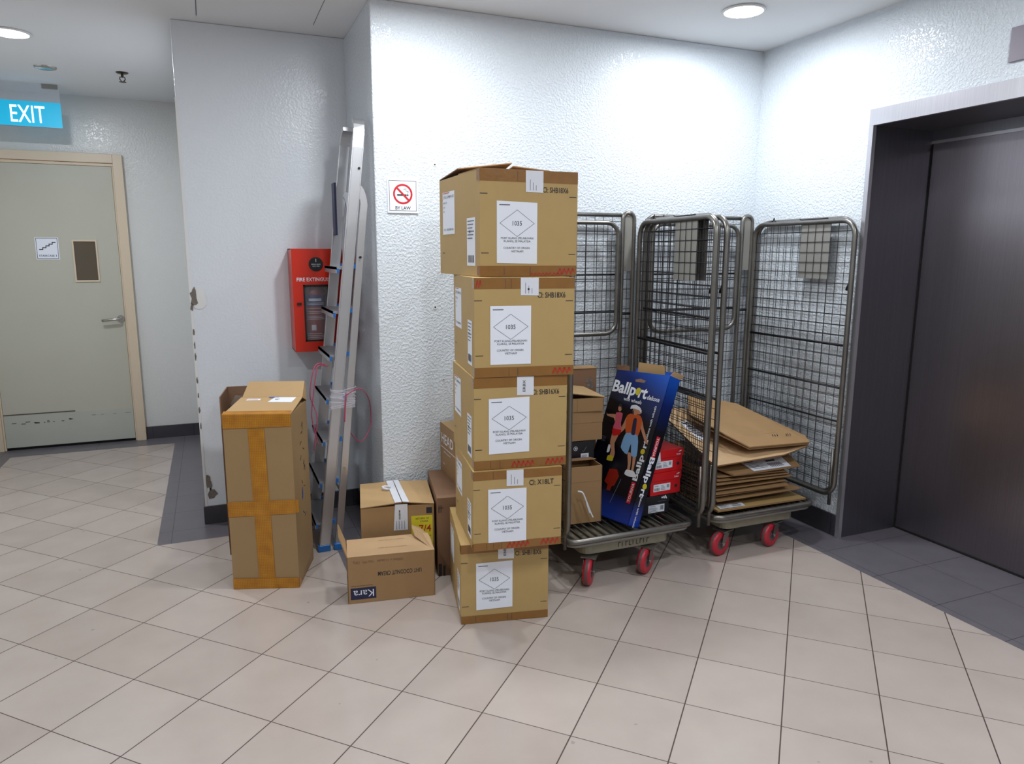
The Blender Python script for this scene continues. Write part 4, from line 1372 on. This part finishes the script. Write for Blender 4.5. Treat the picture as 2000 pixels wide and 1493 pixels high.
def roll_cage(label, x0, x1, wheels, right, left, backgate, deckz, deckx, zt, extra=None, txt=False):
    g = thing('roll_cage', label, 'trolley', ((x0 + x1) / 2, (CY0 + CY1) / 2, 0), 0, 'wheeled wire cage trolleys')
    inv = Matrix.Translation(-Vector(g.location))
    gg = []

    class P:  # parts are built in world space, then moved into the thing's frame
        pass
    before = set(bpy.data.objects)
    # base rim and slats
    k = MB()
    rr_ = rrect(x0, x1, CY0, CY1, .05)
    k.tube([(a, b, zt - .013) for a, b in rr_], .014, 'zinc', closed=True, seg=10)
    k.tube([(a, b, zt - .034) for a, b in rrect(x0 + .01, x1 - .01, CY0 + .01, CY1 - .01, .05)], .010, 'plate', closed=True, seg=8)
    k.build('base_rim', g)
    k = MB()
    n = 17
    for i in range(1, n):
        xx = x0 + (x1 - x0) * i / n
        k.box(xx - .0035, xx + .0035, CY0 + .01, CY1 - .01, zt - .014, zt - .004, 'zinc')
    for yy_ in (CY0 + .2, CY0 + .5):
        k.box(x0 + .01, x1 - .01, yy_, yy_ + .03, zt - .024, zt - .014, 'rubber')
    k.build('shelf_slats', g)
    # pressed deck over the castors
    k = MB()
    dx0, dx1 = deckx
    base = rrect(dx0, dx1, CY0 + .015, CY1 - .03, .045)
    n = len(base)
    vs_ = [(a, b, deckz) for a, b in base] + [(a, b, zt - .040) for a, b in base]
    k.add(vs_, [(i, (i + 1) % n, (i + 1) % n + n, i + n) for i in range(n)], 'deck')
    k.add([(a, b, zt - .040) for a, b in base], [tuple(range(n))], 'deck')
    k.add([(a, b, deckz) for a, b in base], [tuple(range(n - 1, -1, -1))], 'deck')
    if txt:
        for q in range(9):
            xq = (dx0 + dx1) / 2 - .05 + q * .019
            zq = (deckz + zt - .04) / 2
            k.box(xq, xq + .003, CY0 + .0138, CY0 + .016, zq - .011, zq + .011, 'rubber')
            if q % 3 != 1:
                k.box(xq, xq + .012, CY0 + .0138, CY0 + .016, zq + (-.011 if q % 2 else .008), zq + (-.008 if q % 2 else .011), 'rubber')
    k.build('dolly_deck', g)
    for (wx, wy, wa) in wheels:
        castor(g, wx, wy, wa)
    side_panel(g, *right, zt + .01, 1.635, 'side_panel')
    side_panel(g, *left, zt + .01, 1.635, 'side_panel')
    if extra:
        extra(g)
    # rear: top rail, mesh and the narrow plated corner loop
    k = MB()
    bx0, bx1 = backgate
    k.tube([(left[1][0], CY1 + .015, zt), (left[1][0], CY1 + .015, 1.655), (left[1][0] + .03, CY1 + .015, 1.672), (bx1, CY1 + .015, 1.672)], .011, 'zinc', seg=8)
    k.tube([(bx0, CY1 + .015, 1.36), (bx1, CY1 + .015, 1.36)], .005, 'wire', seg=6)
    k.tube([(bx0, CY1 + .015, 1.16), (bx1, CY1 + .015, 1.16)], .006, 'wire', seg=6)
    fr = k.build('back_panel', g)
    k = MB()
    n = int((bx1 - bx0) / .052)
    for i in range(n + 1):
        xx = bx0 + (bx1 - bx0) * i / n
        k.tube([(xx, CY1 + .015, zt), (xx, CY1 + .015, 1.665)], .0017, 'wire', seg=4)
    for i in range(1, 28):
        zz = zt + i * .0525
        k.tube([(bx0, CY1 + .018, zz), (bx1, CY1 + .018, zz)], .0017, 'wire', seg=4)
    k.build('wire_mesh', fr)
    k = MB()
    k.tube([(a, CY1 - .01, b) for a, b in rrect(bx0 + .02, bx1 - .03, 1.045, 1.63, .065)], .012, 'zinc', closed=True, seg=10)
    gt = k.build('upper_gate', g)
    k = MB()
    for i in range(1, 10):
        xx = bx0 + .02 + (bx1 - bx0 - .05) * i / 10
        k.tube([(xx, CY1 - .01, 1.05), (xx, CY1 - .01, 1.625)], .002, 'wire', seg=4)
    for i in range(1, 10):
        zz = 1.045 + .0585 * i
        k.tube([(bx0 + .02, CY1 - .008, zz), (bx1 - .03, CY1 - .008, zz)], .002, 'wire', seg=4)
    k.build('wire_mesh', gt)
    k = MB()
    lx0, lx1 = bx1 + .003, bx1 + .072
    out = rrect(lx0, lx1, zt - .01, 1.685, .034)
    k.tube([(a, CY1 + .0, b) for a, b in out], .012, 'zinc', closed=True, seg=10)
    k.tube([(lx0, CY1, 1.15), (lx1, CY1, 1.15)], .008, 'wire', seg=6)
    lp = k.build('corner_loop', g)
    k = MB()
    k.box(lx0 + .008, lx1 - .008, CY1 - .002, CY1 + .002, 1.38, 1.672, 'plate'); k.build('corner_plate', lp)
    k = MB()
    for i in range(1, 22):
        zz = zt + .053 * i
        k.tube([(lx0, CY1, zz), (lx1, CY1, zz)], .0017, 'wire', seg=4)
    k.tube([((lx0 + lx1) / 2, CY1, zt), ((lx0 + lx1) / 2, CY1, 1.38)], .0017, 'wire', seg=4)
    k.build('wire_mesh', lp)
    new = [o for o in bpy.data.objects if o not in before and o.type == 'MESH']
    for o in new:
        o.data.transform(inv)
    return g


def fold1(g):
    side_panel(g, (2.113, 2.675), (2.176, 3.365), ZT + .01, 1.645, 'folded_gate', post=False, bars=(.80, 1.18), plate=False, stile=.011, rad=.09)


def fold2(g):
    side_panel(g, (2.940, 2.675), (2.950, 3.375), ZT + .01, 1.648, 'folded_gate', post=False, bars=(.62,), plate=False, stile=.011, rad=.09)


roll_cage('wire cage trolley holding the tall blue printed box, beside the carton stack', 1.385, 2.045,
          [(1.503, 2.687, 230), (1.810, 2.687, 212), (1.485, 3.28, 240), (1.93, 3.28, 220)],
          ((2.087, 2.655), (2.150, 3.375)), ((1.372, 2.655), (1.345, 3.375)), (1.36, 2.045), .137, (1.462, 1.93), ZT, fold1, True)
roll_cage('wire cage trolley full of flattened cartons, nearest the lift', 2.180, 2.800,
          [(2.266, 2.715, 194), (2.580, 2.712, 197), (2.29, 3.28, 220), (2.66, 3.28, 220)],
          ((2.915, 2.655), (2.925, 3.375)), ((2.145, 2.655), (2.208, 3.375)), (2.21, 2.838), .140, (2.24, 2.69), ZT, fold2, False)


# ------------------------------------------------------------------ goods on the first cage
def simple_box(name, label, cat, ctr, r, w_, d_, h_, mt, group=None, prints=None, bevel=.002):
    g = thing(name, label, cat, ctr, r, group)
    k = MB(); k.box(-w_ / 2, w_ / 2, -d_ / 2, d_ / 2, .0005, h_, mt)
    if prints:
        prints(k)
    k.build('box_body', g, bevel=bevel)
    return g


SH = ZT - .003
# open narrow kraft carton at the front
g = thing('open_kraft_carton', 'tall narrow open kraft carton at the front left of the first cage', 'box', (1.562, 2.915, SH), -5)
hw, hd, h_ = .086, .074, .275
k = MB()
k.box(-hw, hw, -hd, hd, .0005, .006, 'card2')
for a in ((-hw, -hw + .004, -hd, hd), (hw - .004, hw, -hd, hd), (-hw, hw, -hd, -hd + .004), (-hw, hw, hd - .004, hd)):
    k.box(a[0], a[1], a[2], a[3], .006, h_, 'card2')
k.box(-hw, hw, -hd - .0008, -hd, h_ - .075, h_ - .072, 'edge')
k.build('box_body', g)
k = MB(); k.slab([(-hw, hd, h_), (-hw, -hd, h_), (-hw - .01, -hd, h_ + .055), (-hw - .01, hd, h_ + .06)], .003, 'cardin', 'edge'); k.build('flap', g)
k = MB(); k.slab([(-hw, hd, h_), (hw, hd, h_), (hw, hd - .075, h_ + .012), (-hw, hd - .075, h_ + .012)][::-1], .003, 'carddk', 'edge'); k.build('flap', g)
k = MB()
k.tube(spline([(1.495, 2.80, .395), (1.52, 2.80, .385), (1.535, 2.795, .35), (1.548, 2.795, .32), (1.56, 2.795, .29), (1.572, 2.79, .262)]), .0042, 'whitetape', seg=6)
k.tube(spline([(1.535, 2.795, .35), (1.545, 2.79, .31), (1.555, 2.79, .285)]), .003, 'whitetape', seg=6)
tag(k.build('white_strap_end'), 'frayed white strap end dangling from cage upright onto the kraft carton', 'strap')

# boxes behind the open kraft carton: two black shoeboxes, two kraft cartons on them
def conv(k):
    yf = -.1405
    k.cyl((-.004, yf, .100), (-.004, yf - .0006, .100), .011, 'white', 18)
    k.cyl((-.004, yf - .0004, .100), (-.004, yf - .0012, .100), .0088, 'blackbox', 18)
    st = []
    for q in range(10):
        a = PI / 2 + PI * q / 5; r_ = .007 if q % 2 == 0 else .0028
        st.append((-.004 + r_ * math.cos(a), .100 + r_ * math.sin(a)))
    k.flat(st, yf - .0018, 'white')
    k.tube([(.030, yf - .0006, .088), (.038, yf - .0006, .082), (.054, yf - .0006, .106)], .0018, 'inkg', seg=4)
    k.quad((.024, yf - .001, .030), (.066, yf - .001, .030), (.066, yf - .001, .074), (.024, yf - .001, .074), 'white')
    barcode(k, .040, .060, .034, .048, yf - .0016, n=6)
    for q in range(3):
        k.box(.028, .056, yf - .0018, yf - .0014, .054 + q * .005, .056 + q * .005, 'inkg')


simple_box('black_shoebox', 'lower black shoebox, hardly seen behind the open kraft carton', 'box', (1.560, 3.145, SH), -3, .13, .28, .215, 'blackbox')
simple_box('black_shoebox', 'black shoebox with a small round star logo behind the open kraft carton', 'box', (1.600, 3.145, SH + .216), -3, .19, .28, .134, 'blackbox', prints=conv)
KZ = SH + .352
simple_box('kraft_shoebox', 'closed kraft box with a lid, under the one with its flap ajar', 'box', (1.615, 3.150, KZ), -4, .25, .29, .145, 'card2',
           prints=lambda k: (k.box(-.127, .127, -.147, .147, .088, .1465, 'card2'), k.quad((-.126, -.1478, .004), (-.06, -.1478, .004), (-.06, -.1478, .02), (-.126, -.1478, .02), 'card2')))
g = thing('kraft_carton', 'kraft carton with its top flap ajar, on top of the lidded kraft box', 'box', (1.620, 3.135, KZ + .1475), -8)
hw, hd, h_ = .125, .14, .066
k = MB()
k.box(-hw, hw, -hd, hd, .0005, .005, 'card2')
for a in ((-hw, -hw + .004, -hd, hd), (hw - .004, hw, -hd, hd), (-hw, hw, -hd, -hd + .004), (-hw, hw, hd - .004, hd)):
    k.box(a[0], a[1], a[2], a[3], .005, h_, 'card2')
k.box(-.012, -.008, -hd - .0006, -hd, 0, h_, 'edge')
k.build('box_body', g)
k = MB(); k.slab([(-hw, -hd - .004, h_ + .040), (hw + .006, -hd - .004, h_ + .004), (hw, hd, h_ + .004), (-hw, hd, h_ + .040)], .004, 'card3', 'edge'); k.build('flap', g)
g = thing('kraft_carton', 'reddish kraft carton with printed marks, leaning highest at rear of the first cage', 'box', (1.775, 3.330, KZ + .150), 2)
k = MB(); k.box(-.105, .09, -.028, .040, .0005, .150, 'carddk')
k.build('box_body', g, bevel=.003)
k = MB(); k.slab([(-.107, -.030, .158), (.092, -.030, .154), (.092, .040, .158), (-.107, .040, .162)], .004, 'card2', 'edge'); k.build('flap', g)
k = MB()
for xx, zz in ((.030, .090), (.055, .085), (.040, .060), (.062, .058)):
    pts = [(xx + .011 * math.cos(2 * PI * q / 8), zz + .015 * math.sin(2 * PI * q / 8)) for q in range(8)]
    k.flat(pts, -.0290, 'grime')
k.build('printed_mark', g)
# the support it leans on
simple_box('kraft_carton', 'plain kraft carton standing hidden at the rear of the first cage', 'box', (1.79, 3.342, SH), 2, .17, .06, .501, 'card2')


# red and black shoeboxes on the right
def logo_cat(k, x_, z_, y_, s_=1.0, mt='white'):
    pts = [(-.010, -.002), (-.006, .002), (0, .004), (.006, .007), (.012, .004), (.013, .001), (.009, .002), (.005, 0), (.003, -.006), (.001, -.001), (-.004, -.001), (-.009, -.006)]
    k.flat([(x_ + p[0] * s_, z_ + p[1] * s_) for p in pts], y_, mt)


def red_shoebox(label, ctr, lidlab):
    w_, d_, hb, hl = .178, .300, .108, .040
    g = thing('red_shoebox', label, 'box', ctr, 3, 'red shoeboxes')
    hw, hd = w_ / 2, d_ / 2
    k = MB(); k.box(-hw, hw, -hd, hd, .0005, hb, 'redbox')
    yf = -hd - .0006
    k.cyl((hw - .026, yf + .0004, .036), (hw - .026, yf - .0002, .036), .0085, 'ink', 14)
    k.build('box_body', g, bevel=.001)
    k = MB()
    k.box(-hw + .018, hw - .060, yf - .0004, yf, .020, .056, 'white')
    barcode(k, -hw + .024, -hw + .055, .024, .038, yf - .0009, n=7)
    barcode(k, hw - .080, hw - .066, .034, .050, yf - .0009, n=4)
    for q in range(4):
        k.box(-hw + .062, hw - .088 - q * .004, yf - .0010, yf - .0006, .026 + q * .007, .028 + q * .007, 'inkg')
    k.text('PUMA', -hw + .036, .047, .006, 'ink', y=yf - .001)
    k.build('size_label', g)
    k = MB()
    e = .003
    k.box(-hw - e, hw + e, -hd - e, hd + e, hb - hl + .004, hb + .003, 'redbox')
    y2 = -hd - e - .0006
    k.text('PUMA', hw - .026, hb - hl + .016, .008, 'white', y=y2, w=.026, bold=True)
    logo_cat(k, hw - .018, hb - hl + .030, y2, .8)
    k.build('lid', g, bevel=.0015)
    if lidlab:
        k = MB(); k.quad((-hw, y2, .058), (-hw + .045, y2, .058), (-hw + .041, y2, .104), (-hw - .002, y2, .104), 'white'); k.build('stuck_label', g)
    return g


BX = simple_box('black_shoebox', 'black three stripe shoebox under the two red shoeboxes', 'box', (1.915, 2.972, SH), 2, .175, .32, .092, 'blackbox')
k = MB(); k.box(-.089, .089, -.163, .163, .058, .094, 'blackbox')
k.build('lid', BX, bevel=.0015)
k = MB()
k.box(-.032, .062, -.1612, -.1602, .010, .048, 'white')
barcode(k, .036, .058, .020, .042, -.1618, n=7)
k.text('TENNIS', -.010, .042, .005, 'ink', y=-.1618, w=.036, bold=True)
for q in range(4):
    k.box(-.028, .022 - (q % 2) * .008, -.1620, -.1614, .014 + q * .006, .016 + q * .006, 'inkg')
k.build('size_label', BX)
k = MB()
for q in range(3):
    Mx = Matrix.Translation((.045 + q * .011, -.1638, .082)) @ Matrix.Rotation(R(-28), 4, 'Y')
    hgt = .004 + q * .0025
    k.box(-.0035, .0035, 0, .0006, -hgt, hgt, 'white', Mx)
k.box(.02, .07, -.1640, -.1634, .064, .066, 'inkg')
k.build('stripe_logo', BX)
red_shoebox('lower red shoebox resting on the black three stripe shoebox', (1.975, 2.962, SH + .0955), False)
red_shoebox('upper red shoebox with a white label stuck on its lid corner', (1.985, 2.966, SH + .0955 + .1115), True)

# tall blue and black sleeve leaning on the shoeboxes
Rz = Matrix.Rotation(-1.408, 3, 'Z'); Rx = Matrix.Rotation(-.385, 3, 'X'); Ry = Matrix.Rotation(-.058, 3, 'Y')
M3 = Rz @ Rx @ Ry
g = thing('ball_hopper_box', 'tall blue and black box printed with tennis players, leaning on red shoeboxes', 'box', (1.703, 2.695, .236), mat3=M3)
BWd, BD, BH = .372, .069, .725
k = MB()
k.box(-BWd, 0, 0, BD, 0, .004, 'ball')
k.box(-BWd, 0, 0, .003, 0, BH, 'ball'); k.box(-BWd, 0, BD - .003, BD, 0, BH, 'ball')
k.box(-BWd, -BWd + .003, 0, BD, 0, BH, 'ball'); k.box(-.003, 0, 0, BD, 0, BH, 'ball')
k.build('box_body', g)
k = MB()
yf = -.0006
W = BWd


def U(u, v):
    return (-W + u * W, v * BH)


def V(u, v):
    v = .765 - (.765 - v) * .80
    return U(u + (.765 - v) * .42, v)


def poly(pts, mt, lift=0.0):
    # rounded outline through the points
    out = []
    n = len(pts)
    for i in range(n):
        a, b_, c_, d4 = (Vector(pts[(i + q) % n]) for q in (-1, 0, 1, 2))
        for j in range(3):
            t = j / 3
            p = 0.5 * ((2 * b_) + (c_ - a) * t * .6 + (6 * (c_ - b_) - 1.2 * (c_ - a) - .6 * (d4 - b_)) * t * t + (.6 * (c_ - a) + .6 * (d4 - b_) - 4 * (c_ - b_)) * t ** 3)
            out.append(V(p.x, p.y))
    k.flat(out, yf - lift, mt)


x_, z_ = U(.30, .868); tl = R(-3)
k.text('Ballp', -W + .245 * W, .880 * BH, .058, 'white', y=yf, w=.172, rot=tl, bold='heavy')
k.text('rt', -W + .615 * W, .866 * BH, .058, 'white', y=yf, w=.058, rot=tl, bold='heavy')
k.cyl((U(.515, .866)[0], 0, U(.515, .866)[1]), (U(.515, .866)[0], yf, U(.515, .866)[1]), .019, 'yellow', 20)
k.text('deluxe', -W + .82 * W, .835 * BH, .022, 'white', y=yf, w=.085, rot=tl, bold=True)
k.text('with wheels', -W + .46 * W, .800 * BH, .018, 'white', y=yf, w=.130, rot=tl, bold=True)
k.flat([U(.40, .945), U(.50, .955), U(.60, .945), U(.58, .93), U(.42, .93)], yf, 'carddk')
# woman: generic printed player
ell = lambda cx_, cz_, a, b, n=14: [(cx_ + a * math.cos(2 * PI * q / n), cz_ + b * math.sin(2 * PI * q / n)) for q in range(n)]
poly([(.19, .60), (.20, .665), (.02, .655), (.0, .675), (.02, .640), (.16, .630)], 'skin')
poly(ell(.255, .722, .035, .026), 'skin', .0002); poly([(.22, .745), (.25, .765), (.30, .745), (.295, .70), (.275, .735), (.235, .738)], 'ink', .0004)
poly([(.19, .68), (.32, .685), (.31, .60), (.335, .545), (.17, .545), (.20, .61)], 'dress', .0003)
poly([(.17, .545), (.335, .545), (.31, .50), (.18, .48)], 'redbox', .0002)
poly([(.18, .52), (.30, .51), (.24, .42), (.27, .34), (.25, .29), (.17, .29), (.19, .36), (.15, .42)], 'skin', .0001)
poly([(.15, .31), (.25, .31), (.24, .27), (.13, .268)], 'yellow', .0003)
poly([(.13, .40), (.17, .39), (.16, .34), (.11, .33)], 'white', .0002)
# man in cap
poly(ell(.555, .725, .052, .036), 'skin', .0003)
poly([(.60, .70), (.66, .71), (.67, .74), (.62, .75)], 'skin', .0001)
poly([(.52, .735), (.50, .70), (.53, .69)], 'ink', .0004)
poly([(.455, .735), (.47, .765), (.56, .775), (.645, .755), (.67, .715), (.62, .735), (.52, .742)], 'white', .0004)
poly([(.40, .66), (.47, .695), (.64, .695), (.70, .655), (.655, .52), (.43, .52)], 'shirt', .0002)
poly([(.40, .66), (.44, .62), (.40, .56), (.33, .52), (.31, .54), (.36, .60)], 'skin', .0001)
poly([(.70, .655), (.66, .62), (.74, .54), (.80, .485), (.85, .475), (.82, .52), (.74, .60)], 'skin', .0001)
poly([(.54, .655), (.60, .66), (.60, .53), (.53, .53)], 'navy', .0004)
poly([(.43, .525), (.655, .525), (.68, .36), (.58, .355), (.55, .45), (.50, .355), (.37, .40)], 'shorts', .0003)
poly([(.51, .37), (.58, .37), (.59, .27), (.58, .22), (.54, .22), (.54, .28)], 'skin', .0001)
poly([(.61, .37), (.67, .37), (.66, .28), (.65, .22), (.61, .22), (.62, .28)], 'skin', .0001)
poly([(.53, .235), (.67, .235), (.70, .195), (.58, .185), (.50, .195)], 'white', .0003)
# ball basket and its leg
k.flat([U(*p) for p in [(.40, .315), (.54, .325), (.61, .285), (.57, .215), (.53, .210), (.52, .175), (.45, .175), (.45, .21), (.37, .225)]], yf - .0001, 'extcyl')
k.tube([(U(.66, .27)[0], yf, U(.66, .27)[1]), (U(.58, .10)[0], yf, U(.58, .10)[1])], .0012, 'inkg', seg=4)
for q in range(5):
    k.box(U(.08, 0)[0], U(.16, 0)[0], yf - .0003, yf, (.52 - q * .008) * BH, (.522 - q * .008) * BH, 'inkg')
# wording running up the right edge of the face
ux = -W + .895 * W
k.box(ux - .013, ux + .013, yf - .0002, yf, .135 * BH, .275 * BH, 'signred')
k.text('TOURNA', ux, .205 * BH, .015, 'white', y=yf - .0006, rot=R(90), w=.090, bold=True)
k.text('Ballp', ux, .372 * BH, .030, 'white', y=yf, rot=R(90), w=.125, bold='heavy')
k.cyl((ux, 0, .480 * BH), (ux, yf, .480 * BH), .0135, 'yellow', 18)
k.text('rt', ux, .533 * BH, .030, 'white', y=yf, rot=R(90), w=.042, bold='heavy')
k.text('deluxe with wheels', ux, .675 * BH, .014, 'white', y=yf, rot=R(90), w=.165, bold=True)
k.text('TOURNA', -W + .12 * W, .055 * BH, .012, 'white', y=yf, w=.06)
k.build('face_print', g)
# spine wording (faces +x)
k = MB()
MS = Matrix(((0, -1, 0, .0006), (1, 0, 0, BD / 2), (0, 0, 1, 0), (0, 0, 0, 1)))
k.box(-.012, .012, -.0002, 0, .46 * BH, .60 * BH, 'signred', MS)
k.text('TOURNA', 0, .53 * BH, .014, 'white', y=-.0006, M=MS, rot=R(-90), w=.09, bold=True)
k.text('Ballp', 0, .362 * BH + .01, .030, 'white', y=-.0003, M=MS, rot=R(-90), w=.125, bold='heavy')
k.cyl((0, .0006, .268 * BH), (0, -.0006, .268 * BH), .0135, 'yellow', 18, MS)
k.text('rt', 0, .222 * BH, .030, 'white', y=-.0003, M=MS, rot=R(-90), w=.038, bold='heavy')
k.text('deluxe with wheels', 0, .100 * BH, .012, 'white', y=-.0003, M=MS, rot=R(-90), w=.15, bold=True)
k.build('spine_print', g)
k = MB()
k.slab([(-W + .12, .030, BH - .01), (-.06, .030, BH - .01), (-.06, .004, BH + .045), (-W + .135, .004, BH + .050)], .0025, 'card3', 'edge')
k.build('carton_insert', g)
k = MB()
k.slab([(-W, 0, BH), (-W + .09, 0, BH), (-W + .09, -.012, BH + .022), (-W, -.014, BH + .020)], .002, 'carddk')
k.slab([(0, 0, BH), (0, BD, BH), (.012, BD + .006, BH + .022), (.010, .006, BH + .022)], .002, 'cardin')
k.slab([(-W + .06, BD, BH - .002), (-.02, BD, BH - .002), (-.02, BD + .004, BH + .028), (-W + .06, BD + .004, BH + .034)][::-1], .002, 'blueprint')
k.build('top_flap', g)

# ------------------------------------------------------------------ flattened cartons in the second cage
def sheet(pts, label, grp=None, t=.007, mt='card2', extra=None):
    P = [Vector(p) for p in pts]
    lo = sum((p for p in P), Vector()) / len(P)
    g = None
    k = MB(); k.slab([p - lo for p in P], t, mt, 'edge')
    if extra:
        g = thing('flattened_carton', label, 'cardboard', lo, 0, grp)
        k.build('board', g)
        extra(g, lo)
        return g
    o = k.build('flattened_carton')
    o.location = lo
    return tag(o, label, 'cardboard', grp)


def lab_extra(pts, name, mt='white', codes=True):
    def f(g, lo):
        P = [Vector(p) - lo for p in pts]
        n = (P[1] - P[0]).cross(P[3] - P[0]).normalized() * .0012
        k = MB(); k.add([p + n for p in P], [(0, 1, 2, 3)], mt)
        if codes:
            ex, ey_ = P[1] - P[0], P[3] - P[0]
            def q(u0, u1, v0, v1, m_):
                k.add([P[0] + ex * u + ey_ * v + n * 1.5 for u, v in ((u0, v0), (u1, v0), (u1, v1), (u0, v1))], [(0, 1, 2, 3)], m_)
            for i in range(7):
                q(.55 + i * .05, .575 + i * .05, .15, .55, 'ink')
            for i in range(5):
                q(.08, .45 - (i % 3) * .07, .2 + i * .12, .24 + i * .12, 'inkg')
            q(.6, .85, .7, .85, 'ink'); q(.05, .3, .85, .92, 'navy')
        k.build(name, g)
    return f


X0s, X1s = 2.205, 2.80
zz = ZT + .001
# bottom yellowish board with white label
z_ = zz + .012
sheet([(2.195, 2.675, z_ + .012), (2.765, 2.690, z_ - .002), (2.775, 3.28, z_), (2.21, 3.30, z_ + .004)], 'yellowish flattened carton with white label at the bottom of the pile', None, .009, 'card',
      lab_extra([(2.215, 2.682, z_ + .0145), (2.37, 2.686, z_ + .0105), (2.385, 2.735, z_ + .0105), (2.225, 2.730, z_ + .0145)], 'white_label'))
z_ += .022
rnd = random.Random(11)
ORD = ('second', 'third', 'fourth', 'fifth', 'sixth', 'seventh')
for i in range(6):
    j = rnd.uniform(-.02, .02)
    tw = rnd.uniform(-.012, .012)
    back = .04 if i < 2 else 0
    sheet([(2.20 + rnd.uniform(0, .01), 2.715 + back + j, z_ + .004 + rnd.uniform(0, .004)), (2.70 + rnd.uniform(-.12, .05), 2.72 + back + j + tw, z_), (2.74 + rnd.uniform(-.05, .03), 3.22 + j, z_), (2.215, 3.24 + j, z_)],
          'flattened brown carton, %s layer up from the bottom of the pile' % ORD[i], 'flattened cartons in the lower pile', .0065, 'card2' if i % 3 else 'carddk')
    z_ += .0165 if i > 1 else .013
for i in range(3):
    sheet([(2.20 + i * .012, 2.700 + i * .012, z_ + .022), (2.69 - i * .02, 2.72, z_ + .006), (2.73, 3.2, z_), (2.215, 3.22, z_ + .003)],
          ('flattened carton at the middle of the pile, its cut edge showing', 'flattened carton second from the middle, just above the lower layers', 'flattened carton directly below the one with the large parcel label')[i], None, .006, 'card2')
    z_ += .0145
# carton with large address label on its folded front lip
z_ += .012
zl = z_
sheet([(2.30, 2.695, zl + .005), (2.725, 2.705, zl + .002), (2.765, 2.85, zl + .034), (2.74, 3.18, zl + .05), (2.25, 3.20, zl + .05), (2.235, 2.80, zl + .030)],
      'flattened carton with large barcoded parcel label on its front edge', None, .008, 'card2',
      lab_extra([(2.425, 2.700, zl + .006), (2.665, 2.705, zl + .005), (2.685, 2.80, zl + .029), (2.410, 2.79, zl + .029)], 'parcel_label'))
sheet([(2.185, 2.700, .466), (2.60, 2.690, .482), (2.785, 2.720, .502), (2.80, 2.86, .507), (2.60, 3.26, .588), (2.27, 3.34, .625), (2.215, 3.0, .545)],
      'wide flattened carton with shipping label at the rear, under the top one', None, .008, 'cardin',
      lab_extra([(2.262, 2.93, .5300), (2.40, 2.93, .5300), (2.43, 3.14, .5790), (2.285, 3.14, .5790)], 'shipping_label'))
# top folded carton
g = thing('flattened_carton', 'topmost flattened carton, folded double, its front corner jutting out', 'cardboard', (2.55, 2.98, .56))
o_ = Vector((2.55, 2.98, .56))
def rel(*p): return [Vector(q) - o_ for q in p]
k = MB(); k.slab(rel((2.400, 2.715, .535), (2.785, 2.712, .523), (2.84, 2.80, .530), (2.70, 3.18, .640), (2.45, 3.30, .692), (2.285, 3.05, .640), (2.310, 2.80, .590)), .006, 'card2', 'edge'); k.build('upper_layer', g)
k = MB(); k.slab(rel((2.405, 2.722, .524), (2.785, 2.716, .5145), (2.83, 2.82, .520), (2.69, 3.18, .625), (2.45, 3.30, .668), (2.285, 3.05, .620), (2.312, 2.81, .575)), .006, 'cardin', 'edge'); k.build('lower_layer', g)
k = MB()
for (a, b) in (((2.55, 2.80, .5635), (2.80, 2.85, .5505)),):
    k.tube(rel(a, b), .0014, 'edge', seg=4)
for xx in (2.60, 2.615, 2.63, 2.69, 2.70, 2.715):
    k.tube(rel((xx, 2.775, .5560 - (xx - 2.6) * .05), (xx + .008, 2.79, .561 - (xx - 2.6) * .05)), .0018, 'ink', seg=4)
k.build('printed_mark', g)
